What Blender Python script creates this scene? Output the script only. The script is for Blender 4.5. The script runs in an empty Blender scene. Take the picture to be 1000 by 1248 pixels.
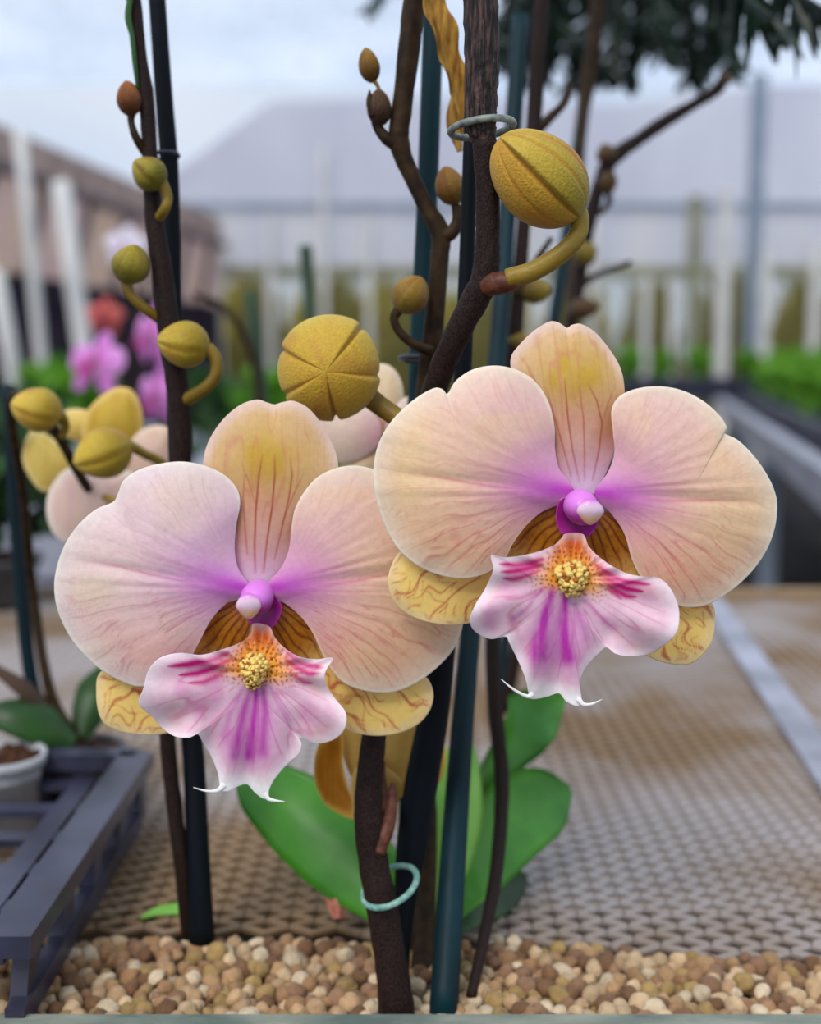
import bpy, math, random
import numpy as np
from mathutils import Vector, Matrix

random.seed(7)
RNG = np.random.default_rng(11)
SC = bpy.context.scene
COL = SC.collection

# ------------------------------------------------------------------ camera frame
F = 1500.0
PITCH = math.atan(184.0 / F)
SP, CP = math.sin(PITCH), math.cos(PITCH)
CAMZ = 0.92

def P(px, py, d):
    """point of the place seen at photo pixel (px,py), d metres in front along world Y"""
    px, py, d = np.broadcast_arrays(np.asarray(px, float), np.asarray(py, float), np.asarray(d, float))
    rx = (px - 500.0) / F
    ry = (624.0 - py) / F
    t = d / (ry * SP + CP)
    return np.stack([rx * t, d, CAMZ + (ry * CP - SP) * t], -1)

def PV(px, py, d):
    return Vector(P(px, py, d).tolist())

GZ = float(P(482, 1234, 0.307)[2])          # top of the gravel

def gd(py, z=None):
    """distance at which the bench level appears at photo row py"""
    z = GZ if z is None else z
    ry = (624.0 - py) / F
    return (z - CAMZ) * (ry * SP + CP) / (ry * CP - SP)

# ------------------------------------------------------------------ small tools
def lin(r, g, b):
    def f(c):
        c = c / 255.0
        return c / 12.92 if c <= 0.04045 else ((c + 0.055) / 1.055) ** 2.4
    return np.array([f(r), f(g), f(b)])

def sstep(a, b, x):
    t = np.clip((x - a) / (b - a), 0, 1)
    return t * t * (3 - 2 * t)

def vnoise(x, y, seed=0):
    x = np.asarray(x, float); y = np.asarray(y, float)
    xi = np.floor(x).astype(np.int64); yi = np.floor(y).astype(np.int64)
    xf = x - xi; yf = y - yi
    def h(a, b):
        n = (a * 374761393 + b * 668265263 + seed * 2147483647) & 0xffffffff
        n = ((n ^ (n >> 13)) * 1274126177) & 0xffffffff
        return ((n ^ (n >> 16)) & 0xffff) / 65535.0
    u = xf * xf * (3 - 2 * xf); v = yf * yf * (3 - 2 * yf)
    return (h(xi, yi) * (1 - u) + h(xi + 1, yi) * u) * (1 - v) + (h(xi, yi + 1) * (1 - u) + h(xi + 1, yi + 1) * u) * v

def mixc(a, b, m):
    return a * (1 - m[..., None]) + b * m[..., None]

def poly_dist(x, y, line):
    """distance to a polyline and the fraction along it"""
    best = np.full(np.shape(x), 1e9); frac = np.zeros(np.shape(x))
    line = np.asarray(line, float); n = len(line) - 1
    for i in range(n):
        a, b = line[i], line[i + 1]
        d = b - a; L2 = d @ d
        t = np.clip(((x - a[0]) * d[0] + (y - a[1]) * d[1]) / L2, 0, 1)
        dist = np.hypot(x - a[0] - t * d[0], y - a[1] - t * d[1])
        m = dist < best
        best = np.where(m, dist, best); frac = np.where(m, (i + t) / n, frac)
    return best, frac

def smooth_line(pts, n):
    """Catmull-Rom through points with any number of columns"""
    p = np.asarray(pts, float)
    if len(p) == 2:
        t = np.linspace(0, 1, n)[:, None]
        return p[0] * (1 - t) + p[1] * t
    q = np.vstack([2 * p[0] - p[1], p, 2 * p[-1] - p[-2]])
    s = np.linspace(0, len(p) - 1 - 1e-9, n)
    i = s.astype(int); t = (s - i)[:, None]
    a, b, c, d = q[i], q[i + 1], q[i + 2], q[i + 3]
    return 0.5 * (2 * b + (c - a) * t + (2 * a - 5 * b + 4 * c - d) * t ** 2 + (3 * b - a - 3 * c + d) * t ** 3)

def closed_line(pts, n):
    p = np.asarray(pts, float); m = len(p)
    s = np.linspace(0, m, n * 6, endpoint=False)
    i = s.astype(int); t = (s - i)[:, None]
    a, b, c, d = p[(i - 1) % m], p[i % m], p[(i + 1) % m], p[(i + 2) % m]
    # centripetal-ish: soften the tangents to avoid loops at uneven spacing
    l1 = np.linalg.norm(c - b, axis=1)[:, None]
    m0 = (c - a); m1 = (d - b)
    m0 = m0 * l1 / (np.linalg.norm(b - a, axis=1)[:, None] + l1 + 1e-9)
    m1 = m1 * l1 / (np.linalg.norm(d - c, axis=1)[:, None] + l1 + 1e-9)
    q = (2*t**3-3*t**2+1)*b + (t**3-2*t**2+t)*m0 + (-2*t**3+3*t**2)*c + (t**3-t**2)*m1
    L = np.concatenate([[0], np.cumsum(np.linalg.norm(np.diff(np.vstack([q, q[:1]]), axis=0), axis=1))])
    k = np.linspace(0, L[-1], n, endpoint=False)
    qq = np.vstack([q, q[:1]])
    return np.stack([np.interp(k, L, qq[:, 0]), np.interp(k, L, qq[:, 1])], -1)

def wpos(o):
    v = Vector((0, 0, 0))
    while o is not None:
        v += o.location
        o = o.parent
    return v

def link(name, verts, faces, mat, parent=None, loc=None, smooth=True, pig=None):
    """one mesh object; verts are world positions"""
    verts = np.asarray(verts, float).reshape(-1, 3)
    org = wpos(parent) if parent is not None else (Vector(loc) if loc is not None else Vector((0, 0, 0)))
    me = bpy.data.meshes.new(name)
    me.from_pydata((verts - np.array(org)).tolist(), [], faces)
    if smooth:
        me.polygons.foreach_set('use_smooth', [True] * len(me.polygons))
    if pig is not None:
        at = me.attributes.new('pig', 'FLOAT_COLOR', 'POINT')
        c = np.ones((len(verts), 4)); c[:, :3] = np.clip(pig, 0, 1)
        at.data.foreach_set('color', c.ravel())
    if mat is not None:
        me.materials.append(mat)
    me.update()
    o = bpy.data.objects.new(name, me)
    COL.objects.link(o)
    if parent is not None:
        o.parent = parent
    elif loc is not None:
        o.location = Vector(loc)
    return o

def thing(name, label, cat, loc, group=None):
    o = bpy.data.objects.new(name, None)
    o.empty_display_size = 0.01
    COL.objects.link(o)
    o.location = Vector(loc)
    return tag(o, label, cat, group)

def tag(o, label, cat, group=None, kind=None):
    o['label'] = label; o['category'] = cat
    if group: o['group'] = group
    if kind: o['kind'] = kind
    return o

def struct(o):
    o['kind'] = 'structure'
    return o

class MB:
    def __init__(s): s.v = []; s.f = []; s.n = 0
    def add(s, v, f):
        v = np.asarray(v, float).reshape(-1, 3)
        s.f += [tuple(i + s.n for i in q) for q in f]
        s.v.append(v); s.n += len(v)
    def box(s, c, h, ax=None):
        c = np.asarray(c, float); A = np.eye(3) if ax is None else np.asarray(ax, float)
        v = [c + A[0]*h[0]*i + A[1]*h[1]*j + A[2]*h[2]*k for i in (-1, 1) for j in (-1, 1) for k in (-1, 1)]
        s.add(v, [(0,1,3,2),(4,6,7,5),(0,4,5,1),(2,3,7,6),(0,2,6,4),(1,5,7,3)])
    def bar(s, a, b, w, t=None):
        a = np.asarray(a, float); b = np.asarray(b, float); t = w if t is None else t
        d = b - a; L = np.linalg.norm(d); d = d / L
        up = np.array([0, 0, 1.0]) if abs(d[2]) < 0.95 else np.array([0, 1.0, 0])
        sx = np.cross(d, up); sx /= np.linalg.norm(sx); u = np.cross(sx, d)
        s.box((a + b) / 2, (L / 2, w / 2, t / 2), (d, sx, u))
    def build(s, name, mat, parent=None, loc=None, smooth=False):
        return link(name, np.vstack(s.v), s.f, mat, parent, loc, smooth)

def tube_geo(pts, n=None, seg=14, rough=0.0, seed=0):
    """pts: rows (x,y,z,r) in world metres"""
    p = np.asarray(pts, float)
    n = n or max(8, len(p) * 8)
    q = smooth_line(p, n)
    c = q[:, :3]; r = np.maximum(q[:, 3], 1e-5)
    T = np.gradient(c, axis=0); T /= np.linalg.norm(T, axis=1)[:, None] + 1e-12
    up = np.array([1.0, 0, 0]) if abs(T[0][0]) < 0.8 else np.array([0, 0, 1.0])
    N = np.zeros_like(c); v = up - T[0] * (up @ T[0]); N[0] = v / np.linalg.norm(v)
    for i in range(1, n):
        v = N[i-1] - T[i] * (N[i-1] @ T[i]); N[i] = v / (np.linalg.norm(v) + 1e-12)
    B = np.cross(T, N)
    th = np.arange(seg) * 2 * math.pi / seg
    rr = r[:, None] * np.ones(seg)
    if rough:
        ii, tt = np.meshgrid(np.arange(n), np.arange(seg), indexing='ij')
        rr = rr * (1 + rough * (vnoise(ii * 0.6, tt * 0.9, seed) - 0.5) * 2)
    V = c[:, None, :] + rr[..., None] * (np.cos(th)[None, :, None] * N[:, None, :] + np.sin(th)[None, :, None] * B[:, None, :])
    V = V.reshape(-1, 3)
    fs = []
    for i in range(n - 1):
        for j in range(seg):
            k = (j + 1) % seg
            fs.append((i*seg+j, i*seg+k, (i+1)*seg+k, (i+1)*seg+j))
    a = len(V)
    V = np.vstack([V, c[0] - T[0] * r[0] * 0.3, c[-1] + T[-1] * r[-1] * 0.3])
    for j in range(seg):
        k = (j + 1) % seg
        fs.append((a, k, j)); fs.append((a + 1, (n-1)*seg + j, (n-1)*seg + k))
    return V, fs

def pxtube(pts):
    """rows (px,py,d,r_px) -> world rows"""
    p = np.asarray(pts, float)
    return np.hstack([P(p[:, 0], p[:, 1], p[:, 2]), (p[:, 3] * p[:, 2] / F)[:, None]])

def tube(name, pts, mat, parent=None, loc=None, n=None, seg=14, rough=0.0, seed=0):
    v, f = tube_geo(pxtube(pts), n, seg, rough, seed)
    return link(name, v, f, mat, parent, loc)

def unit(v):
    v = np.asarray(v, float); return v / np.linalg.norm(v)

# ------------------------------------------------------------------ materials
MATS = {}
def new_mat(name):
    m = bpy.data.materials.new(name); m.use_nodes = True
    nt = m.node_tree; nt.nodes.clear()
    out = nt.nodes.new('ShaderNodeOutputMaterial')
    MATS[name] = m
    return m, nt, out

def N(nt, t, **kw):
    n = nt.nodes.new(t)
    for k, v in kw.items():
        if k.startswith('i_'):
            n.inputs[k[2:].replace('_', ' ')].default_value = v
        else:
            setattr(n, k, v)
    return n

def c4(c): return (float(c[0]), float(c[1]), float(c[2]), 1.0)

def simple(name, c1, c2, scale=60, rough=0.6, spec=0.3, bump=0.0, bscale=None, stretch=(1,1,1), trans=0.0, detail=4, metal=0.0, lo=0.35, hi=0.65):
    m, nt, out = new_mat(name)
    tc = N(nt, 'ShaderNodeTexCoord')
    mp = N(nt, 'ShaderNodeMapping'); mp.inputs['Scale'].default_value = stretch
    nt.links.new(tc.outputs['Object'], mp.inputs['Vector'])
    no = N(nt, 'ShaderNodeTexNoise'); no.inputs['Scale'].default_value = scale; no.inputs['Detail'].default_value = detail
    nt.links.new(mp.outputs[0], no.inputs['Vector'])
    cr = N(nt, 'ShaderNodeValToRGB')
    cr.color_ramp.elements[0].position = lo; cr.color_ramp.elements[1].position = hi
    cr.color_ramp.elements[0].color = c4(c1); cr.color_ramp.elements[1].color = c4(c2)
    nt.links.new(no.outputs[0], cr.inputs[0])
    bs = N(nt, 'ShaderNodeBsdfPrincipled')
    bs.inputs['Roughness'].default_value = rough; bs.inputs['Specular IOR Level'].default_value = spec
    bs.inputs['Metallic'].default_value = metal
    nt.links.new(cr.outputs[0], bs.inputs['Base Color'])
    if bump:
        nb = N(nt, 'ShaderNodeTexNoise'); nb.inputs['Scale'].default_value = bscale or scale; nb.inputs['Detail'].default_value = 3
        nt.links.new(mp.outputs[0], nb.inputs['Vector'])
        bp = N(nt, 'ShaderNodeBump'); bp.inputs['Strength'].default_value = bump; bp.inputs['Distance'].default_value = 0.001
        nt.links.new(nb.outputs[0], bp.inputs['Height']); nt.links.new(bp.outputs[0], bs.inputs['Normal'])
    if trans:
        tr = N(nt, 'ShaderNodeBsdfTranslucent'); nt.links.new(cr.outputs[0], tr.inputs['Color'])
        mx = N(nt, 'ShaderNodeMixShader'); mx.inputs[0].default_value = trans
        nt.links.new(bs.outputs[0], mx.inputs[1]); nt.links.new(tr.outputs[0], mx.inputs[2])
        nt.links.new(mx.outputs[0], out.inputs[0])
    else:
        nt.links.new(bs.outputs[0], out.inputs[0])
    return m

def pigment(name, rough=0.5, spec=0.25, trans=0.2, bump=0.15, bscale=900, grain=0.06, gscale=700):
    """petal tissue: pigment carried by the mesh, fine cell grain on top"""
    m, nt, out = new_mat(name)
    at = N(nt, 'ShaderNodeAttribute', attribute_name='pig')
    tc = N(nt, 'ShaderNodeTexCoord')
    no = N(nt, 'ShaderNodeTexNoise'); no.inputs['Scale'].default_value = gscale; no.inputs['Detail'].default_value = 3
    nt.links.new(tc.outputs['Object'], no.inputs['Vector'])
    mr = N(nt, 'ShaderNodeMapRange'); mr.inputs['To Min'].default_value = 1 - grain * 2; mr.inputs['To Max'].default_value = 1 + grain * 2
    nt.links.new(no.outputs[0], mr.inputs['Value'])
    mu = N(nt, 'ShaderNodeVectorMath', operation='SCALE')
    nt.links.new(at.outputs['Color'], mu.inputs[0]); nt.links.new(mr.outputs[0], mu.inputs['Scale'])
    bs = N(nt, 'ShaderNodeBsdfPrincipled')
    bs.inputs['Roughness'].default_value = rough; bs.inputs['Specular IOR Level'].default_value = spec
    bs.inputs['Sheen Weight'].default_value = 0.08
    nt.links.new(mu.outputs[0], bs.inputs['Base Color'])
    nb = N(nt, 'ShaderNodeTexNoise'); nb.inputs['Scale'].default_value = bscale; nb.inputs['Detail'].default_value = 2
    nt.links.new(tc.outputs['Object'], nb.inputs['Vector'])
    bp = N(nt, 'ShaderNodeBump'); bp.inputs['Strength'].default_value = bump; bp.inputs['Distance'].default_value = 0.0006
    nt.links.new(nb.outputs[0], bp.inputs['Height']); nt.links.new(bp.outputs[0], bs.inputs['Normal'])
    tr = N(nt, 'ShaderNodeBsdfTranslucent'); nt.links.new(mu.outputs[0], tr.inputs['Color'])
    mx = N(nt, 'ShaderNodeMixShader'); mx.inputs[0].default_value = trans
    nt.links.new(bs.outputs[0], mx.inputs[1]); nt.links.new(tr.outputs[0], mx.inputs[2])
    nt.links.new(mx.outputs[0], out.inputs[0])
    return m

def film(name, c, clear, scale=3.0, c2=None, speck=0.0, stretch=(1, 1, 1)):
    """greenhouse plastic: part clear, part milky"""
    m, nt, out = new_mat(name)
    tc = N(nt, 'ShaderNodeTexCoord')
    mp = N(nt, 'ShaderNodeMapping'); mp.inputs['Scale'].default_value = stretch
    nt.links.new(tc.outputs['Object'], mp.inputs['Vector'])
    no = N(nt, 'ShaderNodeTexNoise'); no.inputs['Scale'].default_value = scale; no.inputs['Detail'].default_value = 5
    nt.links.new(mp.outputs[0], no.inputs['Vector'])
    cr = N(nt, 'ShaderNodeValToRGB')
    cr.color_ramp.elements[0].position = 0.35; cr.color_ramp.elements[1].position = 0.65
    cr.color_ramp.elements[0].color = c4(c); cr.color_ramp.elements[1].color = c4(c if c2 is None else c2)
    nt.links.new(no.outputs[0], cr.inputs[0])
    df = N(nt, 'ShaderNodeBsdfDiffuse'); tl = N(nt, 'ShaderNodeBsdfTranslucent'); tp = N(nt, 'ShaderNodeBsdfTransparent')
    col = cr.outputs[0]
    if speck:
        vo = N(nt, 'ShaderNodeTexNoise'); vo.inputs['Scale'].default_value = 16; vo.inputs['Detail'].default_value = 2
        nt.links.new(tc.outputs['Object'], vo.inputs['Vector'])
        r2 = N(nt, 'ShaderNodeValToRGB'); r2.color_ramp.elements[0].position = 0.60; r2.color_ramp.elements[1].position = 0.68
        r2.color_ramp.elements[0].color = (0, 0, 0, 1); r2.color_ramp.elements[1].color = (speck, speck, speck, 1)
        nt.links.new(vo.outputs[0], r2.inputs[0])
        mc = N(nt, 'ShaderNodeMixRGB'); mc.inputs[2].default_value = c4(lin(95, 110, 135))
        nt.links.new(r2.outputs[0], mc.inputs[0]); nt.links.new(col, mc.inputs[1])
        col = mc.outputs[0]
    nt.links.new(col, df.inputs['Color']); nt.links.new(col, tl.inputs['Color'])
    m1 = N(nt, 'ShaderNodeMixShader'); m1.inputs[0].default_value = 0.6
    nt.links.new(df.outputs[0], m1.inputs[1]); nt.links.new(tl.outputs[0], m1.inputs[2])
    m2 = N(nt, 'ShaderNodeMixShader'); m2.inputs[0].default_value = clear
    nt.links.new(m1.outputs[0], m2.inputs[1]); nt.links.new(tp.outputs[0], m2.inputs[2])
    nt.links.new(m2.outputs[0], out.inputs[0])
    return m

M_PETAL = pigment('petal_tissue', 0.5, 0.25, 0.22)
M_LIP = pigment('lip_tissue', 0.38, 0.4, 0.15, 0.12)
M_COLUMN = pigment('column_tissue', 0.3, 0.5, 0.05, 0.1, grain=0.03)
M_CALLUS = pigment('callus_tissue', 0.5, 0.3, 0.05, 0.3)
M_BUD = pigment('bud_skin', 0.55, 0.25, 0.0, 0.5, 1500, 0.16, 1300)
M_STEM = simple('stem_bark', lin(13, 8, 7), lin(50, 31, 25), 2400, 0.6, 0.18, 0.4, 2400, (1, 1, .6))
M_STEM2 = simple('olive_stem', lin(34, 22, 10), lin(60, 42, 20), 250, 0.6, 0.18, 0.2, 600)
M_BARK = simple('old_bark', lin(20, 11, 10), lin(104, 76, 70), 1300, 0.6, 0.3, 0.9, 1300, (1, 1, .12), lo=.45, hi=.75)
M_PEDICEL = simple('pedicel_green', lin(116, 92, 24), lin(146, 120, 40), 120, 0.45, 0.3, 0.2, 900)
M_NODE = simple('node_red', lin(70, 32, 24), lin(104, 58, 34), 500, 0.5, 0.3, 0.3, 900)
M_STAKE_T = simple('stake_teal', lin(2, 26, 34), lin(8, 48, 56), 60, 0.55, 0.2, 0.1, 300, (1, 1, .1))
M_STAKE_D = simple('stake_dark', lin(5, 10, 18), lin(10, 20, 28), 60, 0.6, 0.15, 0.1, 300, (1, 1, .1))
M_CLIP = simple('clip_plastic', lin(78, 88, 88), lin(140, 148, 138), 400, 0.4, 0.5)
M_CLIP2 = simple('clip_green', lin(90, 140, 128), lin(140, 180, 165), 400, 0.4, 0.5)
M_WIRE = simple('wire_dark', lin(25, 30, 40), lin(50, 55, 65), 400, 0.4, 0.5)
M_LEAF = simple('orchid_leaf', lin(44, 112, 24), lin(84, 160, 44), 30, 0.35, 0.4, 0.1, 200, trans=0.1)
M_LEAF_B = simple('orchid_leaf_bright', lin(112, 176, 56), lin(146, 204, 84), 30, 0.35, 0.4, 0.1, 200, trans=0.15)
M_LEAF_D = simple('orchid_leaf_dark', lin(24, 52, 18), lin(50, 90, 34), 30, 0.4, 0.35, 0.1, 200)
M_SHEATH = simple('dry_sheath', lin(120, 74, 22), lin(196, 150, 62), 500, 0.6, 0.2, 0.6, 700, (1, 1, .2))
M_FROND = simple('palm_leaf', lin(3, 20, 13), lin(12, 46, 26), 40, 0.4, 0.4, trans=0.08)
M_SEED = simple('seedling_leaf', lin(62, 120, 22), lin(124, 180, 48), 14, 0.5, 0.3, trans=0.15)
M_BUSH = simple('bush_leaf', lin(128, 122, 24), lin(176, 156, 50), 3, 0.6, 0.2, trans=0.2)
M_GALV = simple('rusty_mesh', lin(132, 106, 76), lin(166, 156, 152), 9, 0.5, 0.45, metal=0.15, lo=.42, hi=.62)
M_RAIL = simple('galvanised_rail', lin(140, 140, 150), lin(185, 185, 198), 20, 0.4, 0.5, metal=0.2)
M_BOARD = simple('bench_board', lin(128, 98, 62), lin(224, 204, 180), 7, 0.75, 0.2, 0.3, 60, (1, 1, 1))
M_RIM = simple('weathered_rim', lin(92, 104, 96), lin(142, 146, 132), 90, 0.7, 0.2, 0.4, 300, (.4, 1, 1))
M_TRAYB = simple('tray_base', lin(50, 40, 28), lin(84, 66, 46), 200, 0.8, 0.2)
M_BLACKP = simple('black_plastic', lin(30, 30, 42), lin(62, 62, 84), 30, 0.35, 0.5)
M_POT = simple('pot_plastic', lin(52, 50, 54), lin(88, 84, 84), 40, 0.4, 0.4)
M_POTW = simple('pot_white', lin(170, 172, 176), lin(205, 205, 208), 60, 0.5, 0.4)
M_SOIL = simple('potting_bark', lin(40, 26, 18), lin(92, 62, 44), 400, 0.9, 0.1, 0.8, 400)
M_FLOOR = simple('weed_mat', lin(30, 29, 32), lin(58, 54, 54), 4, 0.85, 0.1)
M_WHITEPOST = simple('white_post', lin(206, 204, 200), lin(226, 222, 216), 6, 0.5, 0.3)
M_GREYPOST = simple('blue_grey_post', lin(120, 134, 152), lin(146, 158, 172), 6, 0.5, 0.3)
M_OLIVE = simple('olive_rail', lin(128, 128, 104), lin(150, 148, 120), 6, 0.6, 0.3)
M_BROWN = simple('shade_cloth_brown', lin(160, 134, 124), lin(196, 170, 158), 6, 0.8, 0.1)
M_DARKC = simple('shade_cloth_dark', lin(34, 28, 40), lin(60, 48, 62), 6, 0.9, 0.1)
M_PANEL = film('side_panel', lin(226, 200, 200), 0.2, 2.0, lin(232, 208, 184))
M_GABLE = film('gable_film', lin(222, 220, 230), 0.30, 1.2, lin(238, 236, 242), stretch=(1, 1, .5))
M_WHITEF = film('white_film', lin(226, 224, 234), 0.35, 1.5, lin(240, 236, 236), stretch=(2, 1, .4))
M_LOWF = film('low_film', lin(170, 164, 110), 0.74, 1.5)
M_ROOF = film('roof_film', lin(196, 212, 232), 0.55, 1.0, lin(222, 232, 246), speck=0.5)

# ------------------------------------------------------------------ petals
def sheet(name, outline, centre, zf, pigf, mapper, mat, parent, nr=60, na=240, thick=0.5, extra=None):
    """a petal: closed thin shell filled from its outline. zf gives mm towards the viewer"""
    B = closed_line(outline, na)
    c = np.asarray(centre, float)
    u = (np.arange(1, nr + 1) / nr)
    pts = c + (B[None] - c) * u[:, None, None]
    x = np.concatenate([[c[0]], pts[..., 0].ravel()]); y = np.concatenate([[c[1]], pts[..., 1].ravel()])
    e = np.concatenate([[0], np.repeat(u, na)])
    th = np.concatenate([[0], np.tile(np.arange(na) * 2 * math.pi / na, nr)])
    z = zf(x, y, e, th)
    tk = thick * np.sqrt(np.clip(1.0001 - e ** 6, 0.02, 1))
    fr = mapper(x, y, z); bk = mapper(x, y, z - tk)
    n = len(x)
    fs = []
    for off, flip in ((0, False), (n, True)):
        for j in range(na):
            k = (j + 1) % na
            t = (off, off + 1 + k, off + 1 + j)
            fs.append(t[::-1] if flip else t)
        for i in range(nr - 1):
            a = off + 1 + i * na; b = a + na
            for j in range(na):
                k = (j + 1) % na
                t = (a + j, a + k, b + k, b + j)
                fs.append(t[::-1] if flip else t)
    a = 1 + (nr - 1) * na
    for j in range(na):
        k = (j + 1) % na
        fs.append((a + j, a + k, n + a + k, n + a + j))
    pg = pigf(x, y, e, th)
    V = [fr, bk]; G = [pg, pg]; c0 = 2 * n
    for v_, f_, p_ in (extra or []):
        V.append(v_); G.append(p_); fs += [tuple(i + c0 for i in q) for q in f_]; c0 += len(v_)
    return link(name, np.vstack(V), fs, mat, parent, pig=np.vstack(G))

def ridged(x, y, seed):
    return 1 - np.abs(2 * vnoise(x, y, seed) - 1)

def fanlines(a, rl, K, wpx, off=0.0):
    ph = a * K + off
    d = np.abs(ph - np.round(ph)) * np.maximum(rl, 1) / K
    return np.exp(-(d / wpx) ** 2)

def petal_pig(base, axis, L, tint, seed, low=1):
    """tint: dict of colours; low=+1 when the lower half lies at positive angle"""
    ax = math.atan2(axis[1], axis[0])
    def f(x, y, e, th):
        dx, dy = x - base[0], y - base[1]
        r = np.hypot(dx, dy) / L
        a = np.arctan2(dy, dx) - ax
        a = (a + math.pi) % (2 * math.pi) - math.pi
        a = a * low                                        # positive = lower half
        col = np.broadcast_to(tint['main'], x.shape + (3,)).copy()
        col = mixc(col, np.broadcast_to(tint['low'], col.shape), sstep(0.0, 0.8, a) * 0.8 * sstep(.1, .4, r))
        col = mixc(col, np.broadcast_to(tint['up'], col.shape), sstep(0.1, -0.8, a) * 0.8)
        blot = vnoise(x / 55.0, y / 40.0, seed + 3)
        col = mixc(col, np.broadcast_to(tint['blot'], col.shape), sstep(.5, .85, blot) * .5)
        # edge paler
        col = mixc(col, np.broadcast_to(tint['edge'], col.shape), sstep(0.72, 1.0, e) * sstep(.35, .7, r) * 0.75)
        # veins
        fan = a / (0.55 + 0.45 * np.clip(r, 0, 1))
        warp = (vnoise(x / 26.0, y / 26.0, seed + 9) - .5) * .06
        k1 = fanlines(fan + warp * 1.3, r * L, 8.5, 1.25) * sstep(.25, .55, vnoise(fan * 14, r * 5, seed)) + .5 * sstep(.88, 1., ridged((fan + warp) * 17, r * 2.2, seed))
        k2 = sstep(.84, .99, ridged((fan + warp * 1.5) * 33, r * 5.0, seed + 1)) 
        brk = sstep(.30, .62, vnoise(a * 9, r * 9, seed + 2))
        strength = .26 + .62 * sstep(-.05, .55, a)
        env = sstep(.14, .30, r) * (1 - sstep(.82, 1.0, e) * .8)
        vein = np.clip(k1 * .9 + k2 * .75 * brk, 0, 1) * strength * env
        mid = np.exp(-((a - .02 - .03 * np.sin(r * 6)) * r * L / 2.2) ** 2) * sstep(.2, .4, r) * (1 - sstep(.62, .86, r)) * .7
        for da in (-.17, .16):
            mid = mid + np.exp(-((a - da * (1 - .3 * r)) * r * L / 1.8) ** 2) * sstep(.2, .35, r) * (1 - sstep(.45, .72, r)) * .35
        col = mixc(col, np.broadcast_to(tint['vein'], col.shape), np.clip(vein + mid, 0, 1) * .72)
        # magenta flush at the base
        fl = np.exp(-(r / .33) ** 2)
        col = mixc(col, np.broadcast_to(tint['flush'], col.shape), np.clip(fl * .9, 0, 1))
        core = np.exp(-(np.abs(a) / .42) ** 2) * np.exp(-(r / .36) ** 2)
        col = mixc(col, np.broadcast_to(tint['core'], col.shape), np.clip(core * 1.05, 0, .95))
        rim = sstep(.955, .99, e) * sstep(.2, .5, r)
        col = mixc(col, np.broadcast_to(tint['rim'], col.shape), rim * .7)
        return col
    return f

def dorsal_pig(base, axis, L, halfw, lines, seed):
    ax = unit(axis); pr = np.array([-ax[1], ax[0]])
    def f(x, y, e, th):
        dx, dy = x - base[0], y - base[1]
        r = (dx * ax[0] + dy * ax[1]) / L
        v = (dx * pr[0] + dy * pr[1]) / halfw
        col = np.broadcast_to(lin(234, 196, 158), x.shape + (3,)).copy()
        ol = np.exp(-((r - .68) / .25) ** 2) * np.exp(-(v / .72) ** 2)
        ol = ol * (.75 + .5 * vnoise(x / 14, y / 22, seed))
        col = mixc(col, np.broadcast_to(lin(212, 170, 62), col.shape), np.clip(ol * 1.05, 0, 1))
        col = mixc(col, np.broadcast_to(lin(222, 150, 132), col.shape), np.exp(-((r - .42) / .16) ** 2) * np.exp(-(v / .6) ** 2) * .6)
        col = mixc(col, np.broadcast_to(lin(196, 128, 52), col.shape), sstep(.45, .8, e) * np.exp(-((r - .34) / .16) ** 2) * .9)  # brownish lower edges: shading next to the petals put into the colour
        col = mixc(col, np.broadcast_to(lin(226, 168, 206), col.shape), np.exp(-(r / .26) ** 2) * .9)
        col = mixc(col, np.broadcast_to(lin(240, 214, 232), col.shape), np.exp(-(r / .10) ** 2))
        col = mixc(col, np.broadcast_to(lin(240, 214, 202), col.shape), sstep(.80, 1, e) * sstep(.55, .75, r) * .8)
        for ln, w, s in lines:
            d, t = poly_dist(x, y, ln)
            col = mixc(col, np.broadcast_to(lin(178, 72, 52), col.shape), np.exp(-(d / w) ** 2) * s * np.sin(np.clip(t * .9 + .08, 0, 1) * math.pi) ** .5)
        k = sstep(.84, .99, ridged(v * 9 + r, r * 3, seed)) * sstep(.3, .45, r) * (1 - sstep(.85, 1, e))
        col = mixc(col, np.broadcast_to(lin(212, 130, 104), col.shape), k * .42)
        return col
    return f

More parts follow.
